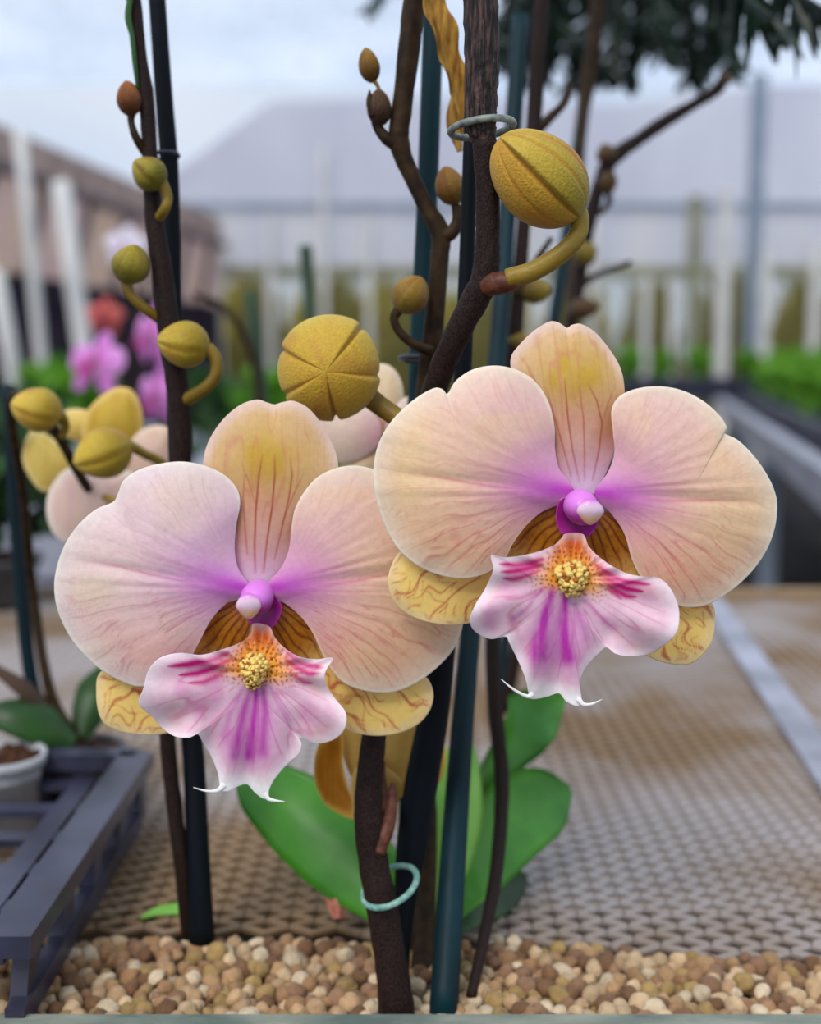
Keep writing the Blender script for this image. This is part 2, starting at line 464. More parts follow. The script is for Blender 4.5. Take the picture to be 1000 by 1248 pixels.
def lateral_pig(base, axis, L, seed):
    ax = math.atan2(axis[1], axis[0])
    def f(x, y, e, th):
        dx, dy = x - base[0], y - base[1]
        r = np.hypot(dx, dy) / L
        a = (np.arctan2(dy, dx) - ax + math.pi) % (2 * math.pi) - math.pi
        col = np.broadcast_to(lin(255, 222, 128), x.shape + (3,)).copy()
        col = mixc(col, np.broadcast_to(lin(244, 218, 160), col.shape), sstep(.8, 1, e) * sstep(.4, .6, r))
        inner = 1 - sstep(.30, .52, r)
        col = mixc(col, np.broadcast_to(lin(190, 122, 18), col.shape), inner)
        sp = sstep(.55, .7, vnoise(x / 3.0, y / 3.0, seed)) * inner
        col = mixc(col, np.broadcast_to(lin(150, 78, 12), col.shape), sp * .5)
        warp = (vnoise(x / 20, y / 20, seed + 4) - .5) * .16
        k = fanlines(a + warp * .6, r * L, 6.5, 1.5)
        k2 = (fanlines(a + warp + .05 * r, r * L, 13, 1.2, .5) + .7 * fanlines(a + r * .9 + warp, r * L, 7, 1.1) + .7 * fanlines(a - r * .9 + warp, r * L, 7, 1.1)) * sstep(.35, .6, vnoise(x / 14, y / 14, seed + 7))
        col = mixc(col, np.broadcast_to(lin(112, 44, 8), col.shape), k * inner * .95)
        col = mixc(col, np.broadcast_to(lin(204, 88, 62), col.shape), np.clip(k * .9 + k2 * .8, 0, 1) * (1 - inner) * .85 * (1 - sstep(.92, 1, e)))
        col = mixc(col, np.broadcast_to(lin(206, 110, 130), col.shape), np.exp(-(r / .12) ** 2) * .7)
        return col
    return f

def front_map(D):
    return lambda x, y, z: P(x, y, D - np.asarray(z) * 1e-3)

TINT_PINK = dict(main=lin(240, 214, 206), low=lin(240, 192, 178), up=lin(238, 206, 220), blot=lin(238, 218, 184),
                 edge=lin(240, 226, 220), vein=lin(200, 112, 128), flush=lin(222, 158, 216), core=lin(202, 78, 204), rim=lin(246, 238, 226))
TINT_PEACH = dict(main=lin(242, 208, 166), low=lin(240, 182, 148), up=lin(242, 202, 194), blot=lin(244, 214, 160),
                  edge=lin(244, 226, 204), vein=lin(206, 100, 100), flush=lin(222, 150, 206), core=lin(200, 72, 196), rim=lin(248, 240, 220))

def build_flower(parent, conv, D, tint_l, tint_r, S, label, seed):
    """S: the traced shapes of this flower. Returns the flower part"""
    cv = lambda pts: [conv(*p) for p in pts]
    mp = front_map(D)
    base = np.array(conv(*S['base']))
    # flower part = receptacle and pedicel, running back to the stem
    v, f = tube_geo(pxtube(S['pedicel']), 30, 12)
    fl = link('flower', v, f, M_PEDICEL, parent)
    fl['label'] = label
    # lateral sepals
    for key in ('sep_l', 'sep_r'):
        o = cv(S[key]); cen = np.mean(o, axis=0)
        tip = np.array(conv(*S[key + '_tip'])); L = np.linalg.norm(tip - base)
        def zf(x, y, e, th, cen=cen):
            r = np.hypot(x - base[0], y - base[1]) / L
            return -1.2 - 5.0 * sstep(0.05, .6, r) + 2.0 * (1 - e ** 2) * sstep(.3, .7, r) + .35 * np.sin(th * 7) * e ** 4 * sstep(.4, .7, r)
        sheet('lateral_sepal', o, cen, zf, lateral_pig(base, tip - base, L, seed + 5), mp, M_PETAL, fl, 55, 240)
    # dorsal sepal
    o = cv(S['dorsal']); cen = np.mean(o, axis=0); tip = np.array(conv(*S['dorsal_tip'])); L = np.linalg.norm(tip - base)
    def zd(x, y, e, th):
        r = np.hypot(x - base[0], y - base[1]) / L
        return -2.2 + 2.4 * (1 - e ** 2) - 2.0 * sstep(.6, 1.1, r) + .3 * np.sin(th * 6) * e ** 4 * sstep(.5, .9, r)
    lines = [([conv(*q) for q in ln], w, s) for ln, w, s in S['dlines']]
    sheet('dorsal_sepal', o, cen, zd, dorsal_pig(base, tip - base, L, S['dhalf'], lines, seed), mp, M_PETAL, fl, 70, 260)
    # petals
    for key, tint, low in (('pet_l', tint_l, -1), ('pet_r', tint_r, 1)):
        o = cv(S[key]); cen = np.array(conv(*S[key + '_c']))
        far = cen + (cen - base) * .95; L = np.linalg.norm(far - base)
        ax = unit(cen - base)
        def zp(x, y, e, th, ax=ax, L=L):
            dx, dy = x - base[0], y - base[1]
            r = np.hypot(dx, dy) / L
            w = (-ax[1] * dx + ax[0] * dy) / L
            z = .2 + 3.6 * (1 - e ** 2.4) - 2.2 * sstep(.55, 1.1, r) + .25 * np.sin(th * 9 + 1) * e ** 5
            z = z - .55 * np.exp(-(w / .035) ** 2) * sstep(.1, .3, r) * (1 - sstep(.7, 1, r))       # midrib groove
            z = z + .22 * (vnoise(np.arctan2(w, r) * 22, r * 2, 5) - .5) * sstep(.15, .5, r)
            return z
        sheet('petal', o, cen, zp, petal_pig(base, cen - base, L, tint, seed + (20 if key == 'pet_r' else 0), low), mp, M_PETAL, fl, 110, 420)
    # throat
    o = cv(S['throat']); cen = np.mean(o, axis=0)
    def zt(x, y, e, th): return .8 - 1.6 * (1 - e ** 2)
    def pt(x, y, e, th):
        c = np.broadcast_to(lin(170, 24, 140), x.shape + (3,)).copy()
        return mixc(c, np.broadcast_to(lin(122, 8, 96), c.shape), 1 - e ** 2)
    sheet('throat', o, cen, zt, pt, mp, M_COLUMN, fl, 14, 60, .4)
    # lip
    o = cv(S['lip']); cen = np.array(conv(*S['lip_c'])); call = np.array(conv(*S['callus'])); claw = np.array(conv(*S['claw']))
    tipm = np.array(conv(*S['lip_tip']))
    am = unit(tipm - call); Lm = np.linalg.norm(tipm - call); pm = np.array([-am[1], am[0]])
    def zl(x, y, e, th):
        dx, dy = x - call[0], y - call[1]
        s = (dx * am[0] + dy * am[1]) / Lm; w = (dx * pm[0] + dy * pm[1])
        rc = np.hypot(x - claw[0], y - claw[1])
        z = 1.5 + 7.5 * sstep(0, 70, rc)
        side = np.abs(w) / 130
        z = z + 2.6 * side ** 1.5 * (1 - sstep(.2, .6, s)) - 1.2 * np.exp(-(w / 16) ** 2) * sstep(.0, .3, s)
        z = z - 3.0 * sstep(.45, 1.15, s)
        z = z + .9 * np.sin(th * 8 + seed) * e ** 3 * sstep(40, 90, rc) + .6 * np.sin(np.arctan2(dy, dx) * 14) * sstep(.35, .9, e)
        z = z - 1.3 * np.exp(-((np.abs(w) - 52) / 13) ** 2) * sstep(.25, .5, s)   # crease beside the middle lobe
        return z
    stripes = [([conv(*q) for q in ln], w, s) for ln, w, s in S['stripes']]
    mids = [([conv(*q) for q in ln], w, s) for ln, w, s in S['midlines']]
    def pl(x, y, e, th):
        dx, dy = x - call[0], y - call[1]
        s = (dx * am[0] + dy * am[1]) / Lm; w = (dx * pm[0] + dy * pm[1])
        rc = np.hypot(dx, dy)
        col = np.broadcast_to(lin(238, 198, 212), x.shape + (3,)).copy()
        col = mixc(col, np.broadcast_to(lin(222, 150, 190), col.shape), sstep(.4, .9, vnoise(x / 22, y / 30, seed)) * .7 * (1 - sstep(.8, 1, e)))
        a = np.arctan2(dy, dx)
        k = sstep(.82, .98, ridged(a * 8, rc / 60, seed + 2)) * sstep(20, 45, rc) * (1 - sstep(.75, .97, e))
        col = mixc(col, np.broadcast_to(lin(206, 84, 140), col.shape), k * .45)
        col = mixc(col, np.broadcast_to(lin(232, 178, 158), col.shape), sstep(.55, .85, vnoise(x / 30, y / 24, seed + 8)) * sstep(45, 80, np.abs(w)) * .4)
        wash = np.exp(-(w / 34) ** 2) * sstep(.12, .35, s) * (1 - sstep(.62, .92, s)) * (.6 + .6 * vnoise(x / 12, y / 40, seed + 6))
        col = mixc(col, np.broadcast_to(lin(208, 112, 190), col.shape), np.clip(wash, 0, 1) * .62)
        for ln, wd, st in mids:
            d, t = poly_dist(x, y, ln)
            f_ = np.exp(-(d / (wd * (.8 + 1.1 * t))) ** 2) * st * (1 - sstep(.8, 1, t) * .8)
            f_ = f_ * (.7 + .5 * vnoise(x / 5, y / 25, seed + 4))
            col = mixc(col, np.broadcast_to(lin(190, 52, 168), col.shape), np.clip(f_ * 1.1, 0, 1))
        for ln, wd, st in stripes:
            d, t = poly_dist(x, y, ln)
            f_ = np.exp(-(d / (wd * 1.7 * np.sin(np.clip(.12 + .86 * t, 0, 1) * math.pi) ** .6)) ** 2) * st
            col = mixc(col, np.broadcast_to(lin(196, 10, 116), col.shape), np.clip(f_ * 1.15, 0, 1))
        # orange claw with brown spots
        dcl, tcl = poly_dist(x, y, [claw, call])
        wid = 12 + 30 * tcl
        org = np.exp(-(dcl / wid) ** 4) * (1 - sstep(.02, .16, s))
        col = mixc(col, np.broadcast_to(lin(236, 160, 44), col.shape), np.clip(org * 1.1, 0, 1))
        col = mixc(col, np.broadcast_to(lin(196, 74, 24), col.shape), org * (1 - sstep(.2, .75, tcl)) * .85)
        gx, gy = x / 6.6 + 1.1 * vnoise(x / 9, y / 9, 31), y / 6.6 + 1.1 * vnoise(x / 9, y / 9, 32)
        cellx, celly = np.floor(gx), np.floor(gy)
        jx = vnoise(cellx * 1.7 + .5, celly * 2.3 + .5, 3); jy = vnoise(cellx * 2.1 + .5, celly * 1.3 + .5, 4)
        dd = np.hypot(gx - cellx - .3 - .4 * jx, gy - celly - .3 - .4 * jy)
        spot = (1 - sstep(.16, .36, dd)) * np.exp(-(dcl / (wid * 1.15)) ** 4) * (1 - sstep(.05, .2, s)) * sstep(.12, .4, tcl)
        col = mixc(col, np.broadcast_to(lin(150, 48, 20), col.shape), spot * .9)
        # pale rim, white tip and horns
        col = mixc(col, np.broadcast_to(lin(248, 232, 238), col.shape), sstep(.80, 1, e) * sstep(34, 70, rc) * .8)
        col = mixc(col, np.broadcast_to(lin(250, 246, 244), col.shape), sstep(.82, 1.02, s))
        return col
    ex = []
    for h in S['horns']:
        hp_ = np.array([[*conv(a, b), r] for a, b, r in h])
        z0_ = zl(hp_[:1, 0], hp_[:1, 1], np.array([.95]), np.array([0.]))[0]
        dd_ = D - (z0_ + np.linspace(0, 1.2, len(hp_))) * 1e-3
        v_, f_ = tube_geo(np.hstack([P(hp_[:, 0], hp_[:, 1], dd_), (hp_[:, 2] * .54 * D / F * .8)[:, None]]), 26, 12)
        dep = np.median(v_[:, 1]); v_[:, 1] = dep + (v_[:, 1] - dep) * .55
        ex.append((v_, f_, np.broadcast_to(lin(250, 246, 244), v_.shape)))
    lip = sheet('lip', o, cen, zl, pl, mp, M_LIP, fl, 100, 640, .45, extra=ex)
    # callus: crest of small papillae on the lip
    V = []; Fc = []; PG = []; nn = 0
    cc = np.array(S['callus_px'], float)
    rs = np.random.RandomState(seed)
    for i in range(230):
        q = rs.rand(2) * 2 - 1
        if np.hypot(*q) > 1: continue
        wy = 1 - .35 * (q[1] + 1) / 2
        x = cc[0] + q[0] * S['callus_r'][0] * wy * (1.25 if q[1] < -.2 else 1); y = cc[1] + q[1] * S['callus_r'][1]
        h = 9.0 + 4.2 * (1 - np.hypot(*q) ** 2) * (.7 + .3 * q[1]) + rs.rand() * .9
        R = (2.3 + rs.rand() * 1.6) * D / F
        c = P(x, y, D - h * 1e-3)
        m, k = 6, 8
        vv = []
        for a_ in range(m + 1):
            t = a_ / m * math.pi
            for b_ in range(k):
                p_ = b_ / k * 2 * math.pi
                vv.append(c + R * np.array([math.sin(t) * math.cos(p_), -1.5 * math.cos(t), math.sin(t) * math.sin(p_)]))
        for a_ in range(m):
            for b_ in range(k):
                Fc.append(tuple(nn + z_ for z_ in (a_*k+b_, a_*k+(b_+1) % k, (a_+1)*k+(b_+1) % k, (a_+1)*k+b_)))
        V += vv; nn += len(vv)
        base_c = lin(238, 206, 112) if rs.rand() > .24 else lin(168, 92, 20)
        PG += [base_c * (.85 + .15 * rs.rand())] * len(vv)
    link('callus', np.array(V), Fc, M_CALLUS, fl, pig=np.array(PG))
    # column with its anther cap
    pts = np.array(S['column'], float)
    w = np.hstack([P(pts[:, 0], pts[:, 1], D - pts[:, 2] * 1e-3), (pts[:, 3] * D / F)[:, None]])
    v, f = tube_geo(w, 30, 24)
    dist = np.linalg.norm(v - w[0, :3], axis=1) / np.linalg.norm(w[-1, :3] - w[0, :3])
    pg = mixc(np.broadcast_to(lin(150, 18, 128), v.shape), np.broadcast_to(lin(222, 128, 224), v.shape), sstep(-.012, .012, (v[:, 2] - w[:, 2].mean()) * 6 + .004 * (dist - .5)))
    link('column', v, f, M_COLUMN, fl, pig=pg)
    cx, cy, cz, crx, cry = S['cap']
    vv = []; ff = []; m, k = 20, 28
    for a_ in range(m + 1):
        t = a_ / m * math.pi
        for b_ in range(k):
            p_ = b_ / k * 2 * math.pi
            lx = math.sin(t) * math.cos(p_); ly = math.sin(t) * math.sin(p_); lz = math.cos(t)
            taper = 1 - .42 * max(0, ly) - .10 * max(0, -ly)
            vv.append((cx + crx * lx * taper, cy + cry * ly, cz + 2.1 * lz - .9 * max(0, ly) + .8 * max(0, -ly)))
    for a_ in range(m):
        for b_ in range(k):
            ff.append((a_*k+b_, a_*k+(b_+1) % k, (a_+1)*k+(b_+1) % k, (a_+1)*k+b_))
    vv = np.array(vv)
    pg = mixc(np.broadcast_to(lin(240, 206, 228), vv.shape), np.broadcast_to(lin(236, 192, 158), vv.shape), sstep(cy + 0, cy + cry * .5, vv[:, 1]))
    pg = mixc(pg, np.broadcast_to(lin(212, 112, 210), vv.shape), sstep(cy - cry * .35, cy - cry, vv[:, 1]))
    link('anther_cap', P(vv[:, 0], vv[:, 1], D - vv[:, 2] * 1e-3), ff, M_COLUMN, fl, pig=pg)
    return fl

cL = lambda X, Y: (40 + .54 * X, 460 + .54 * Y)
cR = lambda X, Y: (430 + .54 * X, 370 + .54 * Y)

SHAPE_L = dict(
    base=(505, 478), pedicel=[(313, 732, .3015, 11), (330, 712, .306, 12), (380, 690, .312, 11), (440, 690, .316, 11), (474, 715, .316, 12)],
    sep_l=[(495, 500), (440, 508), (400, 538), (370, 590), (300, 625), (200, 640), (150, 668), (143, 715), (150, 762), (168, 787), (215, 803), (290, 805), (345, 785), (400, 725), (455, 640), (490, 570)],
    sep_l_tip=(160, 770),
    sep_r=[(522, 500), (570, 510), (610, 535), (640, 590), (700, 645), (800, 680), (880, 672), (903, 708), (896, 750), (866, 785), (815, 805), (760, 808), (705, 792), (645, 725), (585, 640), (532, 560)],
    sep_r_tip=(890, 765),
    dorsal=[(485, 480), (460, 435), (422, 350), (393, 265), (384, 195), (396, 145), (428, 96), (468, 62), (506, 50), (530, 57), (545, 61), (562, 56), (588, 53), (622, 70), (656, 112), (680, 160), (689, 205), (668, 285), (622, 370), (565, 440), (530, 480)],
    dorsal_tip=(540, 55), dhalf=80,
    dlines=[([(502, 440), (500, 380), (503, 300), (510, 220), (518, 175)], 1.3, .95), ([(520, 440), (528, 370), (540, 290), (546, 220), (545, 175)], 1.3, .95),
            ([(545, 410), (562, 340), (578, 270), (585, 220), (580, 180)], 1.2, .8), ([(484, 400), (478, 330), (474, 270), (478, 220)], 1.1, .7),
            ([(500, 280), (485, 230), (470, 190)], .9, .5), ([(562, 330), (590, 260), (612, 215)], .9, .6), ([(575, 350), (600, 290), (630, 230)], .9, .4)],
    pet_l=[(488, 470), (464, 432), (456, 390), (459, 335), (468, 282), (460, 250), (432, 220), (390, 200), (340, 190), (290, 194), (240, 208), (205, 232), (192, 262), (182, 280), (142, 298), (105, 330), (75, 372), (56, 420), (48, 470), (55, 522), (76, 572), (107, 616), (150, 657), (200, 686), (245, 698), (300, 684), (348, 645), (374, 600), (402, 548), (440, 508), (478, 492)],
    pet_l_c=(270, 440),
    pet_r=[(525, 472), (558, 432), (577, 390), (583, 340), (591, 298), (611, 260), (641, 226), (680, 206), (720, 199), (762, 205), (810, 222), (856, 262), (902, 326), (938, 400), (962, 480), (970, 555), (952, 608), (922, 645), (880, 680), (832, 705), (790, 712), (740, 705), (702, 690), (672, 658), (650, 618), (630, 575), (602, 538), (565, 508), (532, 492)],
    pet_r_c=(745, 450),
    throat=[(480, 490), (535, 485), (562, 520), (540, 565), (505, 568), (478, 535)],
    lip=[(497, 556), (492, 578), (470, 597), (430, 613), (380, 626), (330, 622), (285, 634), (260, 663), (250, 700), (238, 735), (252, 752), (268, 765), (290, 790), (320, 810), (352, 813), (372, 806), (384, 826), (402, 855), (417, 892), (421, 915), (424, 932), (440, 934), (468, 921), (484, 919), (500, 936), (520, 951), (531, 949), (533, 930), (548, 903), (577, 870), (601, 848), (606, 826), (600, 812), (640, 826), (680, 817), (704, 792), (706, 757), (682, 725), (661, 692), (660, 665), (676, 634), (640, 636), (600, 630), (570, 612), (546, 588), (533, 562)],
    lip_c=(500, 715), callus=(508, 660), claw=(515, 560), lip_tip=(480, 925),
    stripes=[([(440, 622), (400, 636), (350, 648), (305, 652)], 3.2, .95), ([(448, 636), (410, 655), (370, 668), (330, 672)], 3.0, .9), ([(450, 652), (420, 672), (385, 688), (350, 690)], 2.6, .75),
             ([(575, 622), (600, 640), (630, 652), (658, 656)], 3.0, .95), ([(570, 636), (596, 656), (622, 668), (650, 668)], 2.8, .9), ([(572, 655), (592, 675), (612, 688), (632, 690)], 2.2, .7)],
    midlines=[([(505, 690), (500, 760), (490, 830), (488, 880)], 4.0, .95), ([(495, 690), (475, 760), (460, 830), (450, 880)], 5.0, .7), ([(518, 690), (525, 760), (520, 830), (515, 870)], 5.0, .75),
              ([(480, 690), (445, 760), (425, 830)], 3.0, .35), ([(530, 690), (560, 740), (585, 790)], 3.0, .35)],
    horns=[[(432, 918, 9), (420, 930, 6.5), (404, 934, 4.5), (384, 932, 3), (362, 926, .8)], [(524, 938, 8), (531, 950, 6), (545, 955, 4), (568, 958, .8)]],
    callus_px=(309, 818), callus_r=(17, 21),
    column=[(316, 722, -1, 18), (314, 727, 1.5, 20), (311, 732, 3.5, 20), (307, 736, 5.0, 17)],
    cap=(303, 739, 5.6, 16, 16))

SHAPE_R = dict(
    base=(520, 425), pedicel=[(708, 618, .2835, 11), (690, 590, .289, 12), (640, 560, .298, 11), (580, 530, .308, 11), (518, 512, .314, 12)],
    sep_l=[(485, 455), (430, 466), (390, 503), (350, 560), (250, 585), (150, 580), (108, 560), (84, 598), (79, 635), (93, 675), (128, 704), (178, 721), (240, 725), (320, 700), (400, 625), (455, 555), (482, 510)],
    sep_l_tip=(85, 660),
    sep_r=[(520, 460), (575, 470), (613, 505), (640, 580), (720, 645), (808, 675), (816, 730), (803, 775), (766, 811), (720, 814), (660, 792), (595, 710), (545, 610), (525, 540)],
    sep_r_tip=(800, 800),
    dorsal=[(490, 430), (462, 390), (420, 310), (385, 230), (360, 165), (356, 122), (376, 92), (410, 60), (444, 40), (462, 42), (475, 50), (483, 55), (494, 48), (514, 46), (546, 65), (580, 105), (605, 150), (613, 205), (608, 260), (590, 330), (568, 390), (548, 430)],
    dorsal_tip=(485, 48), dhalf=78,
    dlines=[([(510, 400), (495, 330), (485, 260), (480, 200), (478, 170)], 1.2, .8), ([(522, 400), (522, 330), (520, 260), (510, 190)], 1.1, .65),
            ([(540, 400), (555, 330), (562, 270), (550, 220), (530, 180)], 1.2, .8), ([(492, 390), (470, 310), (450, 240), (435, 190)], 1.1, .7),
            ([(440, 220), (415, 180), (395, 150)], .9, .5), ([(562, 270), (575, 225), (590, 190)], .9, .5), ([(450, 250), (430, 215), (400, 185)], .9, .5)],
    pet_l=[(498, 420), (466, 374), (456, 330), (455, 280), (441, 222), (411, 176), (370, 150), (320, 140), (270, 149), (232, 174), (212, 204), (203, 194), (186, 190), (150, 208), (110, 240), (76, 280), (53, 330), (46, 390), (55, 450), (76, 510), (106, 558), (150, 594), (200, 614), (250, 620), (298, 610), (340, 580), (362, 540), (392, 500), (430, 468), (478, 448)],
    pet_l_c=(270, 400),
    pet_r=[(545, 425), (574, 382), (589, 340), (586, 290), (583, 240), (600, 210), (640, 192), (690, 187), (740, 195), (790, 220), (826, 252), (843, 280), (836, 291), (868, 308), (905, 345), (936, 390), (953, 430), (957, 462), (950, 512), (930, 562), (895, 610), (850, 650), (802, 679), (762, 686), (730, 680), (690, 660), (652, 622), (630, 580), (612, 520), (582, 474), (556, 448)],
    pet_r_c=(755, 440),
    throat=[(470, 440), (545, 440), (555, 490), (525, 530), (480, 528), (458, 490)],
    lip=[(478, 520), (470, 530), (450, 547), (400, 565), (345, 573), (312, 569), (316, 600), (300, 640), (276, 680), (263, 715), (275, 740), (310, 757), (345, 752), (352, 765), (374, 810), (390, 850), (395, 876), (397, 890), (410, 893), (440, 887), (465, 880), (480, 897), (505, 909), (517, 903), (512, 880), (511, 850), (530, 815), (558, 786), (572, 776), (592, 790), (622, 796), (670, 790), (703, 770), (731, 740), (735, 690), (717, 645), (690, 620), (650, 616), (610, 606), (560, 576), (532, 548), (518, 520)],
    lip_c=(480, 670), callus=(490, 625), claw=(495, 520), lip_tip=(450, 885),
    stripes=[([(425, 578), (400, 584), (365, 588), (330, 588)], 3.2, .95), ([(425, 590), (395, 598), (365, 604), (332, 606)], 3.0, .9), ([(420, 603), (392, 614), (362, 622), (338, 620)], 2.4, .8),
             ([(545, 590), (580, 612), (620, 628), (670, 634)], 3.2, .95), ([(550, 606), (582, 628), (618, 644), (655, 650)], 3.0, .95), ([(560, 624), (590, 645), (615, 660), (640, 662)], 2.6, .85), ([(575, 645), (592, 655), (606, 668)], 1.8, .7)],
    midlines=[([(450, 640), (435, 700), (420, 760), (415, 830)], 6.5, .9), ([(478, 660), (475, 720), (482, 780), (490, 830)], 6.5, .9),
              ([(430, 640), (390, 690), (350, 720)], 2.4, .45), ([(520, 670), (560, 710), (600, 740)], 3.0, .35), ([(500, 680), (520, 730), (530, 770)], 4.0, .35)],
    horns=[[(405, 880, 8), (395, 886, 6), (380, 881, 4.5), (358, 868, 3), (334, 848, .8)], [(508, 892, 8), (520, 904, 6), (538, 904, 4), (562, 894, .8)]],
    callus_px=(697, 706), callus_r=(20, 21),
    column=[(706, 612, -1, 18), (707, 617, 1.5, 21), (711, 621, 3.5, 20), (715, 623, 5.0, 17)],
    cap=(719, 624, 5.6, 17, 16))

# ------------------------------------------------------------------ buds
def bud_geo(base, tip, width, seams, ref, p=.85, q=.62, twist=0.0, n=72, m=48, flat=1.0):
    base = np.asarray(base, float); tip = np.asarray(tip, float)
    a = tip - base; L = np.linalg.norm(a); a = a / L
    ref = np.asarray(ref, float)
    v_ = ref - a * (ref @ a); v_ /= np.linalg.norm(v_)
    u_ = np.cross(v_, a)
    t = (1 - np.cos(np.linspace(0, 1, m) * math.pi)) / 2
    th = np.arange(n) * 2 * math.pi / n
    T, H = np.meshgrid(t, th, indexing='ij')
    R = width / 2 * np.clip(np.sin(math.pi * np.clip(T, 0, 1) ** p), 0, 1) ** q
    D = np.zeros_like(T); G = np.zeros_like(T)
    for ang, depth, stp, w in seams:
        dl = (H - ang - twist * T + math.pi) % (2 * math.pi) - math.pi
        g = np.exp(-(dl / w) ** 2)
        D -= depth * g
        D += stp * np.where(dl > 0, np.exp(-np.abs(dl) / .55), 0) * (1 - g * .5)
        G = np.maximum(G, g * (depth > .02))
    env = np.sin(math.pi * T) ** .35
    R = R * (1 + D * env)
    AX = D * env * L * .9 * sstep(.45, .95, T) * np.clip(R / (width / 2), 0, 1) ** .5
    V = base + (a * L)[None, None] * T[..., None] + a[None, None] * AX[..., None] + R[..., None] * (np.cos(H)[..., None] * u_ + np.sin(H)[..., None] * v_ * flat)
    fs = []
    for i in range(m - 1):
        for j in range(n):
            k = (j + 1) % n
            fs.append((i*n+j, i*n+k, (i+1)*n+k, (i+1)*n+j))
    return V.reshape(-1, 3), fs, T.ravel(), H.ravel(), (G * env).ravel()

def bud(parent, base, tip, width, seams, ref, c_base, c_tip, c_seam, ped=None, ped_mat=None, label=None, seed=0, rib=.25, side=None, **kw):
    v, f, T, H, G = bud_geo(base, tip, width, seams, ref, **kw)
    pg = mixc(np.broadcast_to(c_base, v.shape), np.broadcast_to(c_tip, v.shape), sstep(.15, .95, T))
    if side is not None:
        dl = (H - side[0] + math.pi) % (2 * math.pi) - math.pi
        pg = mixc(pg, np.broadcast_to(side[1], v.shape), sstep(-.02, .05, -dl) * (1 - sstep(1.5, 2.1, -dl)) * .75)
    bl = vnoise(H * 2.0 + 3, T * 3, seed)
    pg = mixc(pg, np.broadcast_to(c_seam, v.shape), sstep(.5, .9, bl) * .5)
    ribs = sstep(.75, .98, ridged(H * 3.2 + T, T * 1.2, seed + 3))
    pg = mixc(pg, np.broadcast_to(c_seam * .8, v.shape), ribs * rib)
    pg = mixc(pg, np.broadcast_to(c_seam, v.shape), np.clip(G, 0, 1) * .55)  # brown seam pigment, also painting shade into the grooves
    b = link('bud', v, f, M_BUD, parent, pig=pg)
    if label: b['label'] = label
    if ped is not None:
        tube('pedicel', ped, ped_mat or M_PEDICEL, b, seg=14)
    return b

YB, YT, YS = lin(168, 142, 40), lin(212, 186, 78), lin(168, 108, 30)
GB, GT, GS = lin(104, 98, 20), lin(158, 140, 40), lin(116, 80, 20)
SEAM3 = [(1.25, .09, .10, .08), (3.35, .09, .10, .08), (5.45, .09, .10, .08)]
CAMREF = np.array([0, -1.0, 0.1])

# ------------------------------------------------------------------ leaves
def leaf_geo(pts, side, vee=.15, thick=.0012, n=36, m=10, wave=0.0):
    """pts rows x,y,z,halfwidth (world). side: vector across"""
    q = smooth_line(pts, n)
    c = q[:, :3]; w = np.maximum(q[:, 3], 1e-5)
    T = np.gradient(c, axis=0); T /= np.linalg.norm(T, axis=1)[:, None]
    s = np.asarray(side, float)
    S = s[None] - T * (T @ s)[:, None]; S /= np.linalg.norm(S, axis=1)[:, None]
    Nn = np.cross(T, S)
    a = np.linspace(-1, 1, m + 1)
    i_, a_ = np.meshgrid(np.arange(n), a, indexing='ij')
    off = vee * np.abs(a_) ** 1.4 * w[:, None] + wave * w[:, None] * np.sin(i_ * .8) * np.abs(a_) ** 2
    top = c[:, None] + S[:, None] * (a_ * w[:, None])[..., None] + Nn[:, None] * off[..., None]
    tk = thick * (1 - .7 * np.abs(a_) ** 3)
    bot = top - Nn[:, None] * tk[..., None]
    V = np.vstack([top.reshape(-1, 3), bot.reshape(-1, 3)])
    fs = []; M = m + 1; K = n * M
    for i in range(n - 1):
        for j in range(m):
            k = i * M + j
            fs.append((k, k + 1, k + M + 1, k + M)); fs.append((K + k, K + k + M, K + k + M + 1, K + k + 1))
        for j in (0, m):
            k = i * M + j
            fs.append((k, k + M, K + k + M, K + k))
    for i in (0, n - 1):
        for j in range(m):
            k = i * M + j
            fs.append((k, K + k, K + k + 1, k + 1))
    return V, fs

def leaf(name, pts, side, mat, parent=None, loc=None, **kw):
    v, f = leaf_geo(pxtube(pts), side, **kw)
    return link(name, v, f, mat, parent, loc)

